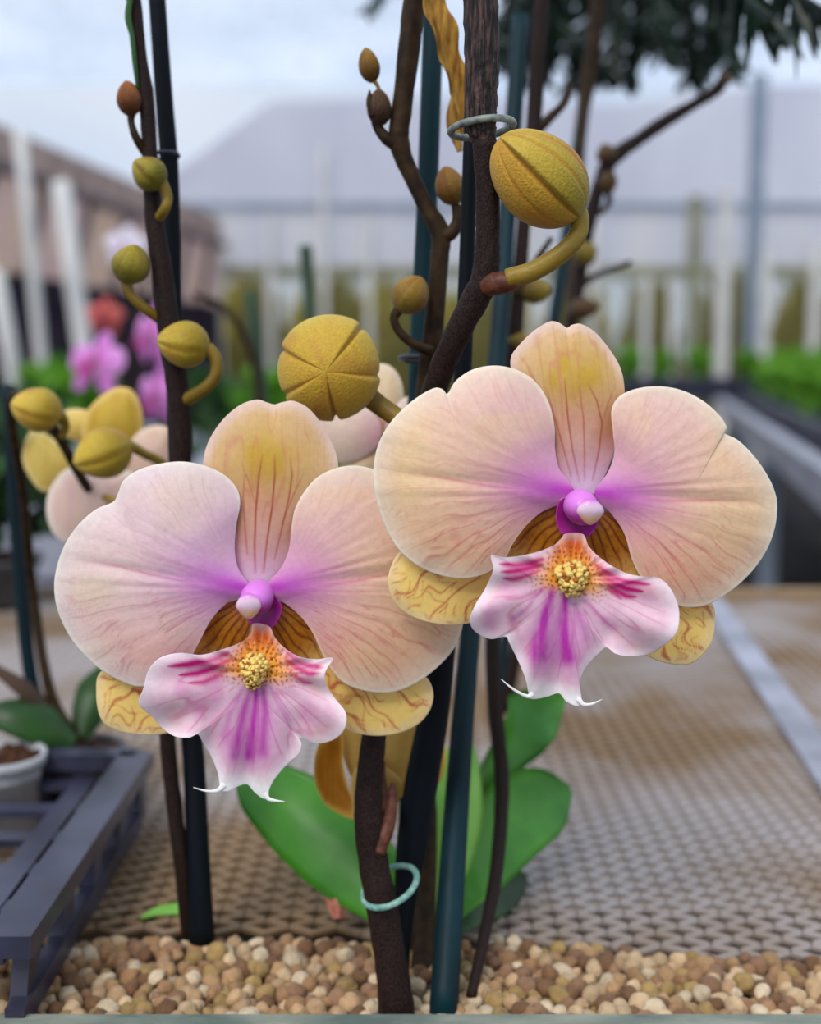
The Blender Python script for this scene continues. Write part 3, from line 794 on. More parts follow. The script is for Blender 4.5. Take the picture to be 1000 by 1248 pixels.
# generic flower seen away from the front, in its own frame
def gflower(parent, C, Nrm, Up, R, cols, res=(22, 72), lip=True, label=None, only=None, seed=0, ped=None, name='flower'):
    C = np.asarray(C, float); Nn = unit(Nrm); U = np.asarray(Up, float); U = unit(U - Nn * (U @ Nn)); X = np.cross(U, Nn)
    mp = lambda x, y, z: C + (np.asarray(x)[:, None] * X + np.asarray(y)[:, None] * U + np.asarray(z)[:, None] * Nn) * R
    if ped is None:
        ped = np.array([[*(C - Nn * R * .02), R * .09], [*(C - Nn * R * .3), R * .06], [*(C - Nn * R * .55 - U * R * .15), R * .06]])
    v, f = tube_geo(ped, 14, 10)
    fl = link(name, v, f, M_PEDICEL, parent)
    if label: fl['label'] = label
    def ell(cx, cy, rx, ry, rot=0, nose=0.0):
        t = np.arange(24) * 2 * math.pi / 24
        x = rx * np.cos(t); y = ry * np.sin(t) * (1 - nose * np.cos(t))
        return [(cx + a * math.cos(rot) - b * math.sin(rot), cy + a * math.sin(rot) + b * math.cos(rot)) for a, b in zip(x, y)]
    def pig(main, edge, base):
        def f(x, y, e, th):
            r = np.hypot(x, y)
            c = mixc(np.broadcast_to(main, x.shape + (3,)), np.broadcast_to(edge, x.shape + (3,)), sstep(.6, 1, e) * .7)
            k = sstep(.8, .98, ridged(np.arctan2(y, x) * 9, r * 2, seed)) * .2 * (1 - sstep(.8, 1, e))
            c = mixc(c, np.broadcast_to(base, c.shape), k)
            return mixc(c, np.broadcast_to(base, c.shape), np.exp(-(r / .32) ** 2))
        return f
    tk = .025
    def want(k): return only is None or k in only
    if want('lat'):
        for s in (-1, 1):
            o = ell(s * .40, -.46, .46, .27, math.atan2(-.46, s * .40), -.15)
            sheet('lateral_sepal', o, (s * .40, -.46), lambda x, y, e, th: -.10 + .1 * (1 - e ** 2) - .12 * np.hypot(x, y) ** 2, pig(*cols['sepal']), mp, M_PETAL, fl, *res, thick=tk)
    if want('dor'):
        o = ell(0, .50, .50, .30, math.pi / 2, -.12)
        sheet('dorsal_sepal', o, (0, .50), lambda x, y, e, th: -.10 + .1 * (1 - e ** 2) - .12 * np.hypot(x, y) ** 2, pig(*cols['sepal']), mp, M_PETAL, fl, *res, thick=tk)
    if want('pet'):
        for s in (-1, 1):
            o = ell(s * .52, .10, .50, .44, math.atan2(.10, s * .52), -.12)
            sheet('petal', o, (s * .52, .10), lambda x, y, e, th: .12 * (1 - e ** 2) - .10 * np.hypot(x, y) ** 2, pig(*cols['petal']), mp, M_PETAL, fl, *res, thick=tk)
    if lip and want('lip'):
        o = [(0, -.08), (-.10, -.14), (-.26, -.16), (-.33, -.26), (-.25, -.36), (-.13, -.36), (-.1, -.5), (0, -.56), (.1, -.5), (.13, -.36), (.25, -.36), (.33, -.26), (.26, -.16), (.10, -.14)]
        sheet('lip', o, (0, -.3), lambda x, y, e, th: .12 + .25 * sstep(0, .25, np.hypot(x, y)) - .1 * sstep(.3, .6, -y), pig(*cols['lip']), mp, M_LIP, fl, 16, 80, thick=tk)
    return fl

# ================================================================== the orchid in front
root = thing('orchid_plant', 'front orchid spike with two big peach flowers with pink lips', 'orchid', PV(482, 1236, .307))
tube('stem', [(484, 1243, .307, 24), (477, 1180, .3075, 21), (466, 1110, .309, 20), (455, 1050, .311, 19), (450, 1005, .312, 19), (449, 960, .313, 17), (456, 890, .3145, 15.5), (462, 800, .316, 15), (475, 700, .317, 15), (500, 580, .316, 15),
              (530, 472, .312, 15), (558, 405, .307, 16), (580, 362, .305, 17), (591, 338, .304, 17), (594, 300, .3035, 15), (594, 240, .303, 14), (590, 172, .303, 15)], M_STEM, root, n=150, seg=22, rough=.05)
o = tube('upper_stem', [(589, 172, .3035, 15), (586, 150, .303, 18), (586, 110, .303, 19.5), (587, 60, .303, 20.5), (584, -30, .303, 20)], M_BARK, root, n=60, seg=24, rough=.06, seed=4)
o['label'] = 'thicker dark bark length of stem above the clip'
o = tube('bract', [(478, 955, .318, 3), (476, 985, .315, 8), (470, 1012, .311, 10), (462, 1040, .3085, 7)], M_NODE, root, n=24)
o['label'] = 'reddish bract at the joint'
tube('node', [(588, 350, .3035, 12), (602, 346, .3015, 14), (618, 344, .3005, 13), (630, 341, .300, 10)], M_NODE, root, n=24)
build_flower(root, cL, .298, TINT_PINK, TINT_PEACH, SHAPE_L, 'pinkish flower with lip notched white at its tip, in front of the left pair of stems', 3)
build_flower(root, cR, .280, TINT_PEACH, TINT_PEACH, SHAPE_R, 'peach flower with broad purple stripes on its lip, the higher of the two', 40)
# bud seen from its tip
d1 = .316
SE1 = [(math.radians(157), .08, -.06, .05), (math.radians(52), .08, .06, .05), (math.radians(-82), .13, .0, .045), (math.radians(-150), .05, .02, .06), (math.radians(-8), .06, -.05, .05)]
bb = PV(404, 446, d1 + .013); bt = PV(397, 453, d1 - .0115)
bud(root, bb, bt, 128 * d1 / F, SE1, (0, 0, 1.0), lin(206, 186, 84), lin(190, 152, 46), lin(176, 120, 48), ped=[(425, 462, d1 + .008, 13), (445, 480, d1 + .005, 13), (465, 496, d1 + .004, 12), (500, 520, d1 + .001, 12)], ped_mat=M_PEDICEL,
    label='fat round yellow bud seen from its tip', seed=2, p=.95, q=.5, n=160, m=80, rib=0.0)
# bud beside the stem
d2 = .298
SE2 = [(math.radians(74), .11, .14, .06), (math.radians(225), .06, .08, .10), (math.radians(330), .07, .07, .10), (math.radians(112), .035, .0, .05), (math.radians(140), .035, .0, .05), (math.radians(168), .03, .0, .05), (math.radians(40), .03, .0, .06)]
b0 = PV(704, 264, d2 + .003); b1 = PV(609, 168, d2 - .003)
bud(root, b0, b1, 100 * d2 / F, SE2, CAMREF, lin(150, 130, 30), lin(186, 156, 54), lin(168, 106, 30),
    ped=[(618, 340, d2 + .002, 12), (650, 330, d2 + .001, 12), (685, 308, d2, 11.5), (704, 285, d2 + .001, 11), (706, 264, d2 + .002, 11), (698, 254, d2 + .003, 12)], ped_mat=M_PEDICEL,
    label='large ribbed yellow green bud hooked beside the stem', seed=6, p=.9, q=.5, n=160, m=64, side=(math.radians(74), lin(196, 146, 46)))
# yellow flower seen from behind, under the left flower
YC = dict(sepal=(lin(220, 166, 48), lin(236, 192, 84), lin(196, 130, 24)), petal=(lin(232, 196, 110), lin(244, 218, 150), lin(206, 150, 50)), lip=(lin(230, 190, 110), lin(236, 210, 150), lin(190, 120, 40)))
def side_petal(parent, name, outline, cen, D, depth, main, edge, base, tilt=0.0):
    cen = np.array(cen, float)
    def zf(x, y, e, th): return depth * (1 - e ** 2) + tilt * (x - cen[0])
    def pf(x, y, e, th):
        c = mixc(np.broadcast_to(main, x.shape + (3,)), np.broadcast_to(edge, x.shape + (3,)), sstep(.7, .98, e))
        k = sstep(.75, .97, ridged((x - cen[0]) / 7, (y - cen[1]) / 60, 3)) * .35
        return mixc(c, np.broadcast_to(base, c.shape), k * (1 - sstep(.8, 1, e)))
    return sheet(name, outline, cen, zf, pf, front_map(D), M_PETAL, parent, 24, 110, .6)
v, f = tube_geo(pxtube([(470, 1005, .322, 9), (470, 985, .327, 9), (462, 955, .332, 9), (458, 930, .335, 12)]), 20, 10)
fy = link('flower', v, f, M_NODE, root); fy['label'] = 'yellow half hidden flower turned away, low behind the stem'
side_petal(fy, 'lateral_sepal', [(412, 885), (392, 900), (383, 925), (384, 955), (396, 980), (415, 993), (432, 998), (434, 985), (424, 960), (418, 930), (418, 900)], (402, 945), .336, -4, lin(200, 134, 30), lin(240, 196, 90), lin(140, 84, 10))
side_petal(fy, 'petal', [(412, 880), (418, 920), (430, 950), (450, 962), (480, 962), (505, 940), (520, 900), (520, 870), (470, 860), (430, 862)], (465, 915), .340, 3, lin(234, 196, 104), lin(240, 206, 120), lin(214, 166, 70))
side_petal(fy, 'lateral_sepal', [(505, 878), (532, 888), (543, 915), (540, 945), (526, 964), (500, 965), (480, 975), (468, 965), (490, 930)], (510, 925), .343, 3, lin(232, 184, 60), lin(240, 202, 90), lin(206, 150, 40))
side_petal(fy, 'petal', [(440, 930), (470, 935), (490, 955), (480, 985), (462, 990), (440, 1000), (430, 985), (428, 950)], (455, 962), .3345, 2, lin(214, 172, 84), lin(226, 190, 110), lin(186, 136, 50))

# ================================================================== stakes and ties near the front
def stake(pts, mat, label, n=40):
    p = pxtube(pts)
    o = tube('plant_stake', pts, mat, loc=p[-1, :3], n=n, seg=14)
    # bamboo-like rings stay in the mesh outline
    return tag(o, label, 'stake')
stake([(576, -20, .324, 8), (573, 170, .323, 8.5), (563, 470, .325, 11), (550, 640, .328, 14), (534, 830, .329, 18), (514, 950, .328, 21), (503, 1020, .327, 20), (494, 1090, .325, 15), (489, 1150, .322, 12), (486, 1215, .318, 12)], M_STAKE_D, 'dark blue stake tied against the front stem below the left flower')
stake([(634, 20, .462, 10), (620, 230, .44, 10.5), (605, 440, .415, 11), (572, 780, .365, 13), (555, 1000, .338, 16), (540, 1236, .3095, 19)], M_STAKE_T, 'teal stake leaning out of the gravel just right of the front stem')
stake([(529, -20, .362, 12), (520, 250, .362, 12.5), (509, 480, .362, 12.5), (500, 800, .36, 12), (497, 1000, .355, 12), (496, 1155, gd(1160), 12)], M_STAKE_T, 'teal stake beside the thin branching spike with small brown buds')

def torus_geo(C, R, r, nrm, k=48, s=12, arc=1.0, start=0.0, sx=1.0):
    nrm = unit(nrm); ref = np.array([1.0, 0, 0]); X = unit(ref - nrm * (ref @ nrm)); Y = np.cross(nrm, X)
    n = 60
    t = start + np.linspace(0, 2 * math.pi * arc, n)
    pts = np.asarray(C)[None] + R * sx * np.cos(t)[:, None] * X + R * np.sin(t)[:, None] * Y
    return tube_geo(np.hstack([pts, np.full((n, 1), r)]), n * 2, s)
def ring(name, C, R, r, nrm, mat, label, cat='plant clip', sx=1.0, arc=1.0, start=0.0):
    v, f = torus_geo(C, R, r, nrm, sx=sx, arc=arc, start=start)
    return tag(link(name, v, f, mat, None, C), label, cat)
ring('plant_clip', P(587, 156, .3066), 37 * .307 / F, 4.4 * .307 / F, (-.12, .10, 1), M_CLIP, 'grey ring clip round the thick bark stem beside the large hooked bud', arc=.97, start=.4)
ring('plant_clip', P(475, 1080, .3130), .0108, 4.0 * .317 / F, (-.36, -.05, 1), M_CLIP2, 'pale green ring clip round the front stem just above the gravel', arc=.98, start=1.9, sx=.70)
ring('plant_clip', P(514, 438, .351), 26 * .351 / F, 3.4 * .351 / F, (.05, .1, 1), M_WIRE, 'thin dark wire clip round the branching spike above the right flower petal', arc=.95, start=2.8)
ring('plant_clip', P(200, 190, .361), 17 * .361 / F, 2.6 * .361 / F, (-.1, .1, 1), M_WIRE, 'small dark wire clip tying the tall bud spike to its black stake', arc=.9, start=.3)

# ================================================================== branching spike behind
r2 = thing('orchid_plant', 'branching orchid spike with small brown buds and broad green leaves', 'orchid', PV(515, 1185, .33))
tube('stem', [(507, -20, .34, 13), (498, 60, .34, 13), (490, 130, .34, 12), (486, 172, .34, 12.5), (500, 212, .34, 10), (518, 250, .34, 10), (536, 284, .34, 12), (535, 320, .34, 11), (529, 390, .341, 12), (521, 460, .343, 13), (516, 560, .345, 13), (514, 750, .352, 13), (518, 950, .355, 14), (517, 1090, .346, 15), (515, 1190, .332, 16)], M_STEM2, r2, n=130, seg=16, rough=.05, seed=8)
tube('branch', [(488, 178, .34, 9), (472, 170, .339, 7.5), (460, 155, .339, 6), (455, 138, .338, 5)], M_STEM2, r2, n=24)
tube('branch', [(534, 288, .34, 10), (549, 284, .339, 9), (557, 270, .339, 7), (556, 250, .339, 6)], M_STEM2, r2, n=24)
sm = dict(n=36, m=24)
bud(r2, PV(463, 154, .3385), PV(461, 108, .338), 29 * .338 / F, SEAM3, CAMREF, lin(58, 36, 20), lin(84, 56, 28), lin(50, 26, 14), seed=3, label='small dark brown bud at the fork', **sm)
bud(r2, PV(454, 101, .3385), PV(445, 58, .338), 25 * .338 / F, SEAM3, CAMREF, lin(92, 64, 18), lin(146, 106, 30), lin(96, 56, 16), ped=[(462, 110, .3382, 2.2), (459, 103, .3382, 2.4), (454, 97, .3384, 3)], seed=4, label='topmost olive brown bud', **sm)
tube('bract', [(456, 142, .337, 6), (451, 125, .337, 5), (450, 110, .3375, 1)], M_STEM2, r2, n=14)
bud(r2, PV(556, 250, .339), PV(541, 203, .338), 36 * .338 / F, SEAM3, CAMREF, lin(104, 80, 22), lin(132, 92, 28), lin(106, 52, 18), seed=5, label='olive bud with reddish tip behind the bark stem', **sm)
bud(r2, PV(486, 380, .335), PV(514, 338, .334), 44 * .334 / F, SEAM3, CAMREF, lin(116, 96, 26), lin(150, 112, 38), lin(120, 66, 20),
    ped=[(524, 428, .337, 7), (505, 420, .335, 6), (487, 405, .335, 5.5), (480, 388, .335, 5.5), (488, 374, .335, 7)], ped_mat=M_STEM2, seed=6, label='small olive bud on a hooked stalk', **sm)
sh = leaf('dry_sheath', [(517, -25, .333, 12), (530, 20, .333, 17), (545, 70, .334, 15), (556, 110, .335, 12), (566, 150, .336, 11), (573, 175, .338, 5)], (1, .6, .1), M_SHEATH, r2, vee=.6, wave=.3)
sh['label'] = 'twisted dry golden sheath'
sh = leaf('dry_sheath', [(560, 185, .345, 3), (552, 150, .345, 10), (556, 120, .345, 9), (562, 95, .345, 2)], (1, -.4, .1), M_SHEATH, r2, vee=.5)
# leaves, rooted low
leaf('leaf', [(500, 1130, .345, 18), (470, 1090, .352, 40), (420, 1040, .362, 56), (360, 990, .373, 52), (310, 955, .383, 34), (284, 938, .389, 4)], (-.45, .75, .75), M_LEAF, r2, vee=.22)
leaf('leaf', [(512, 1140, .342, 16), (530, 1060, .352, 40), (548, 990, .366, 42), (560, 930, .38, 26), (568, 890, .39, 4)], (1, .25, .1), M_LEAF_B, r2, vee=.2)
leaf('leaf', [(530, 1130, .35, 16), (570, 1060, .365, 44), (620, 1000, .385, 52), (665, 975, .40, 40), (695, 962, .41, 5)], (.2, .8, .75), M_LEAF, r2, vee=.25)
leaf('leaf', [(535, 1080, .36, 14), (580, 960, .385, 36), (625, 895, .41, 42), (660, 868, .42, 32), (688, 850, .43, 4)], (.4, .7, .75), M_LEAF, r2, vee=.25)
leaf('leaf', [(528, 1140, .348, 14), (570, 1100, .362, 34), (610, 1080, .378, 34), (642, 1070, .39, 5)], (.1, .85, .7), M_LEAF_D, r2, vee=.2)
# pale flower tucked behind
CC = dict(sepal=(lin(238, 214, 176), lin(244, 228, 206), lin(220, 170, 150)), petal=(lin(240, 218, 200), lin(246, 232, 220), lin(222, 170, 180)), lip=(lin(236, 200, 210), lin(244, 226, 230), lin(200, 60, 140)))
gflower(r2, P(468, 530, .362), (-.1, -1, .1), (-.1, 0, 1), .0215, CC, lip=False, label='cream flower hidden behind the two big flowers', seed=9)
leaf('leaf', [(440, 640, .40, 16), (432, 570, .40, 30), (425, 520, .40, 30), (415, 480, .40, 6)], (1, .3, .0), M_LEAF, r2, vee=.2)

# ================================================================== tall bud spike on the left
r3 = thing('orchid_plant', 'tall bud spike climbing beside a black stake, rooted in the gravel', 'orchid', PV(240, 1140, gd(1140)))
dl = gd(1140)
tube('stem', [(161, -20, .348, 9), (170, 70, .348, 9), (178, 120, .348, 9.5), (183, 190, .348, 9), (187, 260, .348, 11), (197, 330, .348, 13), (207, 410, .348, 14), (217, 480, .348, 14), (221, 560, .348, 13), (216, 720, .348, 11), (204, 880, .348, 10), (212, 980, .348, 10), (222, 1060, .347, 10), (231, 1142, dl, 11)], M_STEM, r3, n=120, seg=14, rough=.05, seed=2)
bud(r3, PV(160, 142, .346), PV(154, 98, .346), 29 * .346 / F, SEAM3, CAMREF, lin(86, 46, 16), lin(150, 86, 32), lin(88, 44, 14), ped=[(180, 192, .3495, 5), (166, 168, .346, 5), (160, 150, .346, 4), (160, 138, .346, 5)], ped_mat=M_STEM2, seed=11, label='small brown bud, topmost on the spike', **sm)
bud(r3, PV(200, 226, .344), PV(163, 196, .343), 40 * .344 / F, SEAM3, CAMREF, GB, GT, GS, ped=[(188, 272, .3495, 6), (200, 256, .344, 6), (204, 240, .344, 6), (196, 222, .344, 8)], seed=12, label='olive bud level with the wire clip', **sm)
bud(r3, PV(152, 346, .344), PV(166, 298, .343), 44 * .344 / F, SEAM3, CAMREF, GB, GT, GS, ped=[(200, 392, .3495, 7), (174, 374, .345, 6.5), (158, 358, .344, 6), (154, 342, .344, 7)], seed=13, label='olive bud hanging left of the stem', **sm)
bud(r3, PV(256, 424, .342), PV(191, 414, .341), 56 * .342 / F, SEAM3, CAMREF, lin(150, 128, 30), lin(190, 160, 50), lin(160, 110, 30), ped=[(217, 492, .3495, 9), (246, 476, .343, 8), (262, 458, .342, 7.5), (262, 436, .342, 7.5), (252, 424, .342, 9)], seed=14, label='largest yellow bud, lowest on the spike', **sm)
tube('tendril', [(160, -10, .345, 3), (156, 20, .345, 4), (161, 45, .345, 3), (164, 75, .345, 3), (168, 110, .346, 2)], M_LEAF_D, r3, n=24)
stake([(190, -20, .364, 10), (199, 110, .364, 10.5), (207, 220, .364, 11), (211, 390, .364, 11), (217, 560, .363, 12), (226, 800, .358, 13), (236, 930, .353, 14), (241, 1040, .348, 15), (246, 1146, gd(1146), 17)], M_STAKE_D, 'black stake standing behind the tall spike of olive buds')

# ================================================================== bud cluster and flower at the left edge, in its pot
pd = .462
pot_c = P(92, 905, pd)
BZ = GZ - .002                                    # bench mesh level
r4 = thing('orchid_plant', 'potted orchid with two yellow buds and a pale yellow flower', 'orchid', (pot_c[0], pot_c[1], pot_c[2]))
tube('stem', [(92, 905, pd, 9), (60, 840, pd, 7), (40, 720, pd + .003, 6), (28, 600, .44, 6), (14, 510, .42, 6), (20, 480, .41, 6), (45, 505, .40, 6), (70, 530, .398, 6), (92, 570, .405, 6), (110, 600, .42, 6)], M_STEM2, r4, n=90, rough=.03)
bud(r4, PV(76, 506, .395), PV(13, 492, .392), 54 * .393 / F, SEAM3, CAMREF, YB, lin(206, 172, 62), YS, ped=[(74, 533, .398, 5), (80, 520, .397, 5), (74, 506, .395, 7)], seed=15, label='yellow bud nearest the picture edge', **sm)
bud(r4, PV(160, 540, .388), PV(90, 566, .385), 62 * .387 / F, SEAM3, CAMREF, YB, lin(206, 174, 60), YS, ped=[(156, 542, .388, 7), (174, 552, .392, 6), (200, 572, .40, 6), (170, 620, .41, 5), (112, 598, .42, 5)], seed=16, label='bigger yellow bud in front of the flower', **sm)
CY = dict(sepal=(lin(232, 196, 96), lin(240, 214, 140), lin(214, 160, 60)), petal=(lin(238, 206, 190), lin(244, 226, 212), lin(226, 170, 190)), lip=(lin(236, 200, 210), lin(244, 226, 230), lin(200, 60, 140)))
v, f = tube_geo(pxtube([(110, 600, .425, 6), (125, 590, .428, 8), (135, 575, .425, 9)]), 12, 10)
fq = link('flower', v, f, M_PEDICEL, r4); fq['label'] = 'pale yellow and white flower seen from the side'
side_petal(fq, 'dorsal_sepal', [(105, 545), (100, 515), (115, 490), (140, 473), (160, 475), (173, 500), (172, 530), (150, 560)], (138, 515), .43, 4, lin(220, 184, 70), lin(240, 206, 118), lin(190, 140, 30))
side_petal(fq, 'lateral_sepal', [(88, 575), (55, 600), (32, 575), (27, 550), (38, 525), (55, 528), (75, 545)], (55, 560), .428, 3, lin(238, 210, 110), lin(244, 222, 150), lin(214, 170, 60))
side_petal(fq, 'lateral_sepal', [(120, 540), (85, 535), (72, 515), (80, 500), (105, 500), (130, 515)], (100, 520), .436, 3, lin(236, 204, 110), lin(244, 218, 150), lin(214, 170, 60))
side_petal(fq, 'petal', [(120, 580), (85, 570), (63, 592), (56, 620), (65, 650), (90, 665), (140, 650), (170, 610), (160, 575)], (110, 615), .42, 4, lin(238, 206, 190), lin(246, 230, 214), lin(228, 176, 190))
side_petal(fq, 'petal', [(150, 560), (165, 530), (190, 518), (208, 525), (210, 555), (200, 590), (170, 600)], (182, 558), .428, 3, lin(238, 206, 186), lin(246, 224, 200), lin(226, 180, 150))
leaf('leaf', [(88, 900, pd, 8), (60, 868, pd - .004, 14), (30, 838, pd - .008, 13), (-20, 805, pd - .01, 4)], (.2, .8, .5), simple('leaf_brown', lin(58, 46, 34), lin(86, 64, 48), 40, .5), r4, vee=.3)
leaf('leaf', [(98, 900, pd + .002, 10), (108, 868, pd + .006, 22), (116, 840, pd + .01, 22), (124, 812, pd + .012, 4)], (1, .2, .2), M_LEAF_D, r4, vee=.25)
leaf('leaf', [(90, 905, pd - .004, 12), (60, 885, pd - .01, 26), (20, 872, pd - .014, 26), (-30, 868, pd - .014, 8)], (.1, .7, .8), M_LEAF_D, r4, vee=.2)
def pot(C, R, H, mat, label, soil=True, below=None):
    """pot hanging from its rim centre C"""
    o = thing('flower_pot', label, 'pot', (C[0], C[1], C[2] - H))
    k = 48
    prof = [(R * .72, -H), (R * .74, -H + .0005), (R * .94, -.004), (R * 1.04, -.004), (R * 1.05, 0), (R * .97, 0), (R * .95, -.004), (R * .70, -H + .0015)]
    V = []; fs = []
    for (r, z) in prof:
        for j in range(k):
            a = j / k * 2 * math.pi
            V.append((C[0] + r * math.cos(a), C[1] + r * math.sin(a), C[2] + z))
    m = len(prof)
    for i in range(m - 1):
        for j in range(k):
            fs.append((i*k+j, i*k+(j+1) % k, (i+1)*k+(j+1) % k, (i+1)*k+j))
    fs.append(tuple(range(k))[::-1]); fs.append(tuple((m-1)*k + j for j in range(k)))
    link('pot_body', np.array(V), fs, mat, o)
    if soil:
        V = [(C[0], C[1], C[2] - .002)]; fs = []
        for i in range(1, 9):
            for j in range(k):
                a = j / k * 2 * math.pi; r = R * .93 * i / 8
                V.append((C[0] + r * math.cos(a), C[1] + r * math.sin(a), C[2] - .0035 + .003 * random.random()))
        for j in range(k): fs.append((0, 1 + j, 1 + (j + 1) % k))
        for i in range(7):
            for j in range(k):
                fs.append((1+i*k+j, 1+(i+1)*k+j, 1+(i+1)*k+(j+1) % k, 1+i*k+(j+1) % k))
        link('potting_bark', np.array(V), fs, M_SOIL, o)
    return o
ph = pot_c[2] - BZ - .001
pot(pot_c + np.array([0, 0, -.002]), 60 * pd / F, max(ph, .012), M_POT, 'small dark grey round pot standing in the black carrier tray')
pw = P(2, 918, .435)
pot(pw, 52 * .435 / F, pw[2] - BZ - .001, M_POTW, 'whitish pot cut by the left picture edge, in the black tray')
stake([(10, 470, pd + .012, 9), (20, 640, pd + .012, 9), (36, 815, pd + .008, 9), (60, 900, pd + .006, 9)], M_STAKE_T, 'short teal stake standing in the small dark grey pot')

# black carrier tray
tx, ty0, ty1 = -.102, .296, .445
tr_ = thing('carrier_tray', 'black plastic carrier tray with open sides at the left edge', 'tray', (-.16, .37, GZ))
TH = .0235
m = MB()
for (x0, x1, y) in ((tx - .13, tx, ty1),):
    m.bar((x0, y, GZ + TH), (x1, y, GZ + TH), .010, .006)
    m.bar((x0, y, GZ + .004), (x1, y, GZ + .004), .006, .005)
m.bar((tx, ty0, GZ + TH), (tx, ty1, GZ + TH), .012, .006)
m.build('rim', M_BLACKP, tr_)
m = MB(); m.bar((tx + .001, ty0, GZ + .004), (tx + .001, ty1 - .01, GZ + .004), .005, .006); m.build('bottom_rail', M_BLACKP, tr_)
for i in range(5):
    y = ty0 + .01 + i * (ty1 - ty0 - .014) / 4
    m = MB(); m.bar((tx, y, GZ + .002), (tx, y + .008, GZ + TH), .0045, .010); m.build('side_post', M_BLACKP, tr_)
for i in range(4):
    x = tx - .02 - i * .032
    m = MB(); m.bar((x, ty1, GZ + .002), (x, ty1, GZ + TH), .008, .0045); m.build('side_post', M_BLACKP, tr_)
# pierced deck
m = MB()
for i in range(6): m.bar((tx - .125, ty0 + .012 + i * .026, GZ + .016), (tx - .004, ty0 + .012 + i * .026, GZ + .016), .008, .0025)
for i in range(4): m.bar((tx - .018 - i * .034, ty0, GZ + .0165), (tx - .018 - i * .034, ty1, GZ + .0165), .008, .0025)
m.build('deck', M_BLACKP, tr_)

# ================================================================== spikes further back on the right
def bare_bud(parent, a, b, w, cols, seed, label=None):
    bud(parent, a, b, w, SEAM3, CAMREF, *cols, seed=seed, n=24, m=16, label=label)
OL = (lin(96, 82, 18), lin(140, 118, 30), lin(96, 70, 20)); BRN = (lin(70, 50, 24), lin(92, 66, 30), lin(60, 40, 20))
r5 = thing('orchid_plant', 'thin dark curving spike rooted in gravel right of the teal stake', 'orchid', PV(575, 1212, gd(1212)))
tube('stem', [(662, -20, .44, 8), (656, 60, .44, 9), (650, 150, .44, 9), (640, 250, .435, 8.5), (628, 400, .43, 8.5), (612, 560, .42, 8.5), (600, 760, .40, 9), (603, 860, .39, 9.5), (611, 950, .38, 9.5), (607, 1040, .36, 9), (594, 1120, .34, 8), (574, 1214, gd(1214), 7)], M_STEM, r5, n=110, rough=.06)
tube('branch', [(648, 165, .44, 7), (668, 145, .44, 6), (690, 122, .44, 4), (694, 100, .44, 3)], M_STEM2, r5, n=20)
tube('branch', [(628, 360, .43, 6), (640, 345, .43, 5), (655, 315, .43, 4), (672, 290, .43, 3)], M_STEM2, r5, n=20)
bare_bud(r5, PV(635, 358, .43), PV(672, 352, .43), 30 * .43 / F, OL, 20, 'olive bud just above the right flower')
bare_bud(r5, PV(628, 430, .43), PV(640, 405, .43), 34 * .43 / F, OL, 21)
r6 = thing('orchid_plant', 'blurred bare spike arching over to the right above the peach flower', 'orchid', PV(610, 874, .55))
tube('stem', [(884, 88, .56, 6), (874, 108, .56, 7), (845, 127, .56, 6.5), (810, 148, .56, 8), (775, 172, .56, 8), (745, 195, .56, 10), (730, 225, .56, 9), (716, 280, .56, 8), (704, 350, .56, 8), (692, 420, .555, 8), (660, 640, .55, 8), (615, 868, .548, 8)], M_STEM, r6, n=100, rough=.1, seed=5)
for k, (a, b, w) in enumerate([((742, 200), (735, 175), 24), ((738, 208), (744, 236), 22), ((878, 100), (892, 92), 14)]):
    bare_bud(r6, PV(*a, .555), PV(*b, .555), w * .555 / F, BRN, 30 + k)
bare_bud(r6, PV(700, 318, .55), PV(726, 300, .55), 30 * .55 / F, OL, 33, 'olive bud under the arch')
bare_bud(r6, PV(692, 380, .55), PV(730, 372, .55), 26 * .55 / F, BRN, 34)
tube('branch', [(704, 352, .56, 5), (726, 336, .57, 4), (768, 320, .58, 3)], M_STEM2, r6, n=16)
tube('branch', [(736, 222, .56, 5), (742, 245, .56, 4), (730, 262, .56, 3)], M_STEM2, r6, n=16)
tube('branch', [(730, -20, .60, 9), (724, 50, .60, 9), (714, 110, .60, 9), (708, 160, .595, 7), (700, 300, .58, 6), (692, 420, .557, 6)], M_STEM2, r6, n=40, rough=.1)
stake([(716, 90, .62, 8), (694, 260, .61, 8), (675, 390, .60, 8), (640, 600, .59, 8), (606, 850, .57, 8)], M_STAKE_T, 'blurred blue teal stake beside the bare arching spike')
stake([(372, 300, .80, 8), (377, 375, .80, 8), (388, 560, .80, 8), (398, 730, .80, 8)], simple('stake_green', lin(40, 62, 46), lin(62, 84, 60), 40, .5), 'distant grey green stake poking up behind the round yellow bud')
stake([(304, 355, .80, 8), (312, 420, .80, 8.5), (320, 520, .80, 9), (330, 735, .80, 9)], MATS['stake_green'], 'distant short dark stake left of the round yellow bud, with a twig')
r7 = thing('dry_twig', 'thin bare twig leaning on the short distant stake', 'twig', PV(330, 735, .79))
tube('stem', [(236, 358, .78, 3), (268, 372, .78, 4), (295, 405, .782, 5), (310, 450, .785, 5), (322, 560, .785, 5), (332, 735, .785, 5)], M_STEM2, r7, n=40)

# ================================================================== gravel tray and mesh bench
m = MB()
rim_z = float(P(500, 1236, .298)[2])
tray = thing('gravel_tray', 'long shallow tray of pale gravel along the bench front', 'tray', (0, .32, GZ - .02))
m.box((0, .2955, rim_z - .008), (.36, .0025, .008)); m.build('front_rim', M_RIM, tray)
m = MB(); m.box((0, .3255, GZ - .0125), (.36, .0265, .0015)); m.build('tray_base', M_TRAYB, tray)

def back_edge(x):            # far edge of the gravel, runs slightly askew
    px = x / .34 * F + 500
    return np.interp(px, [0, 300, 620, 1000], [gd(1126), gd(1128), gd(1140), gd(1166)])
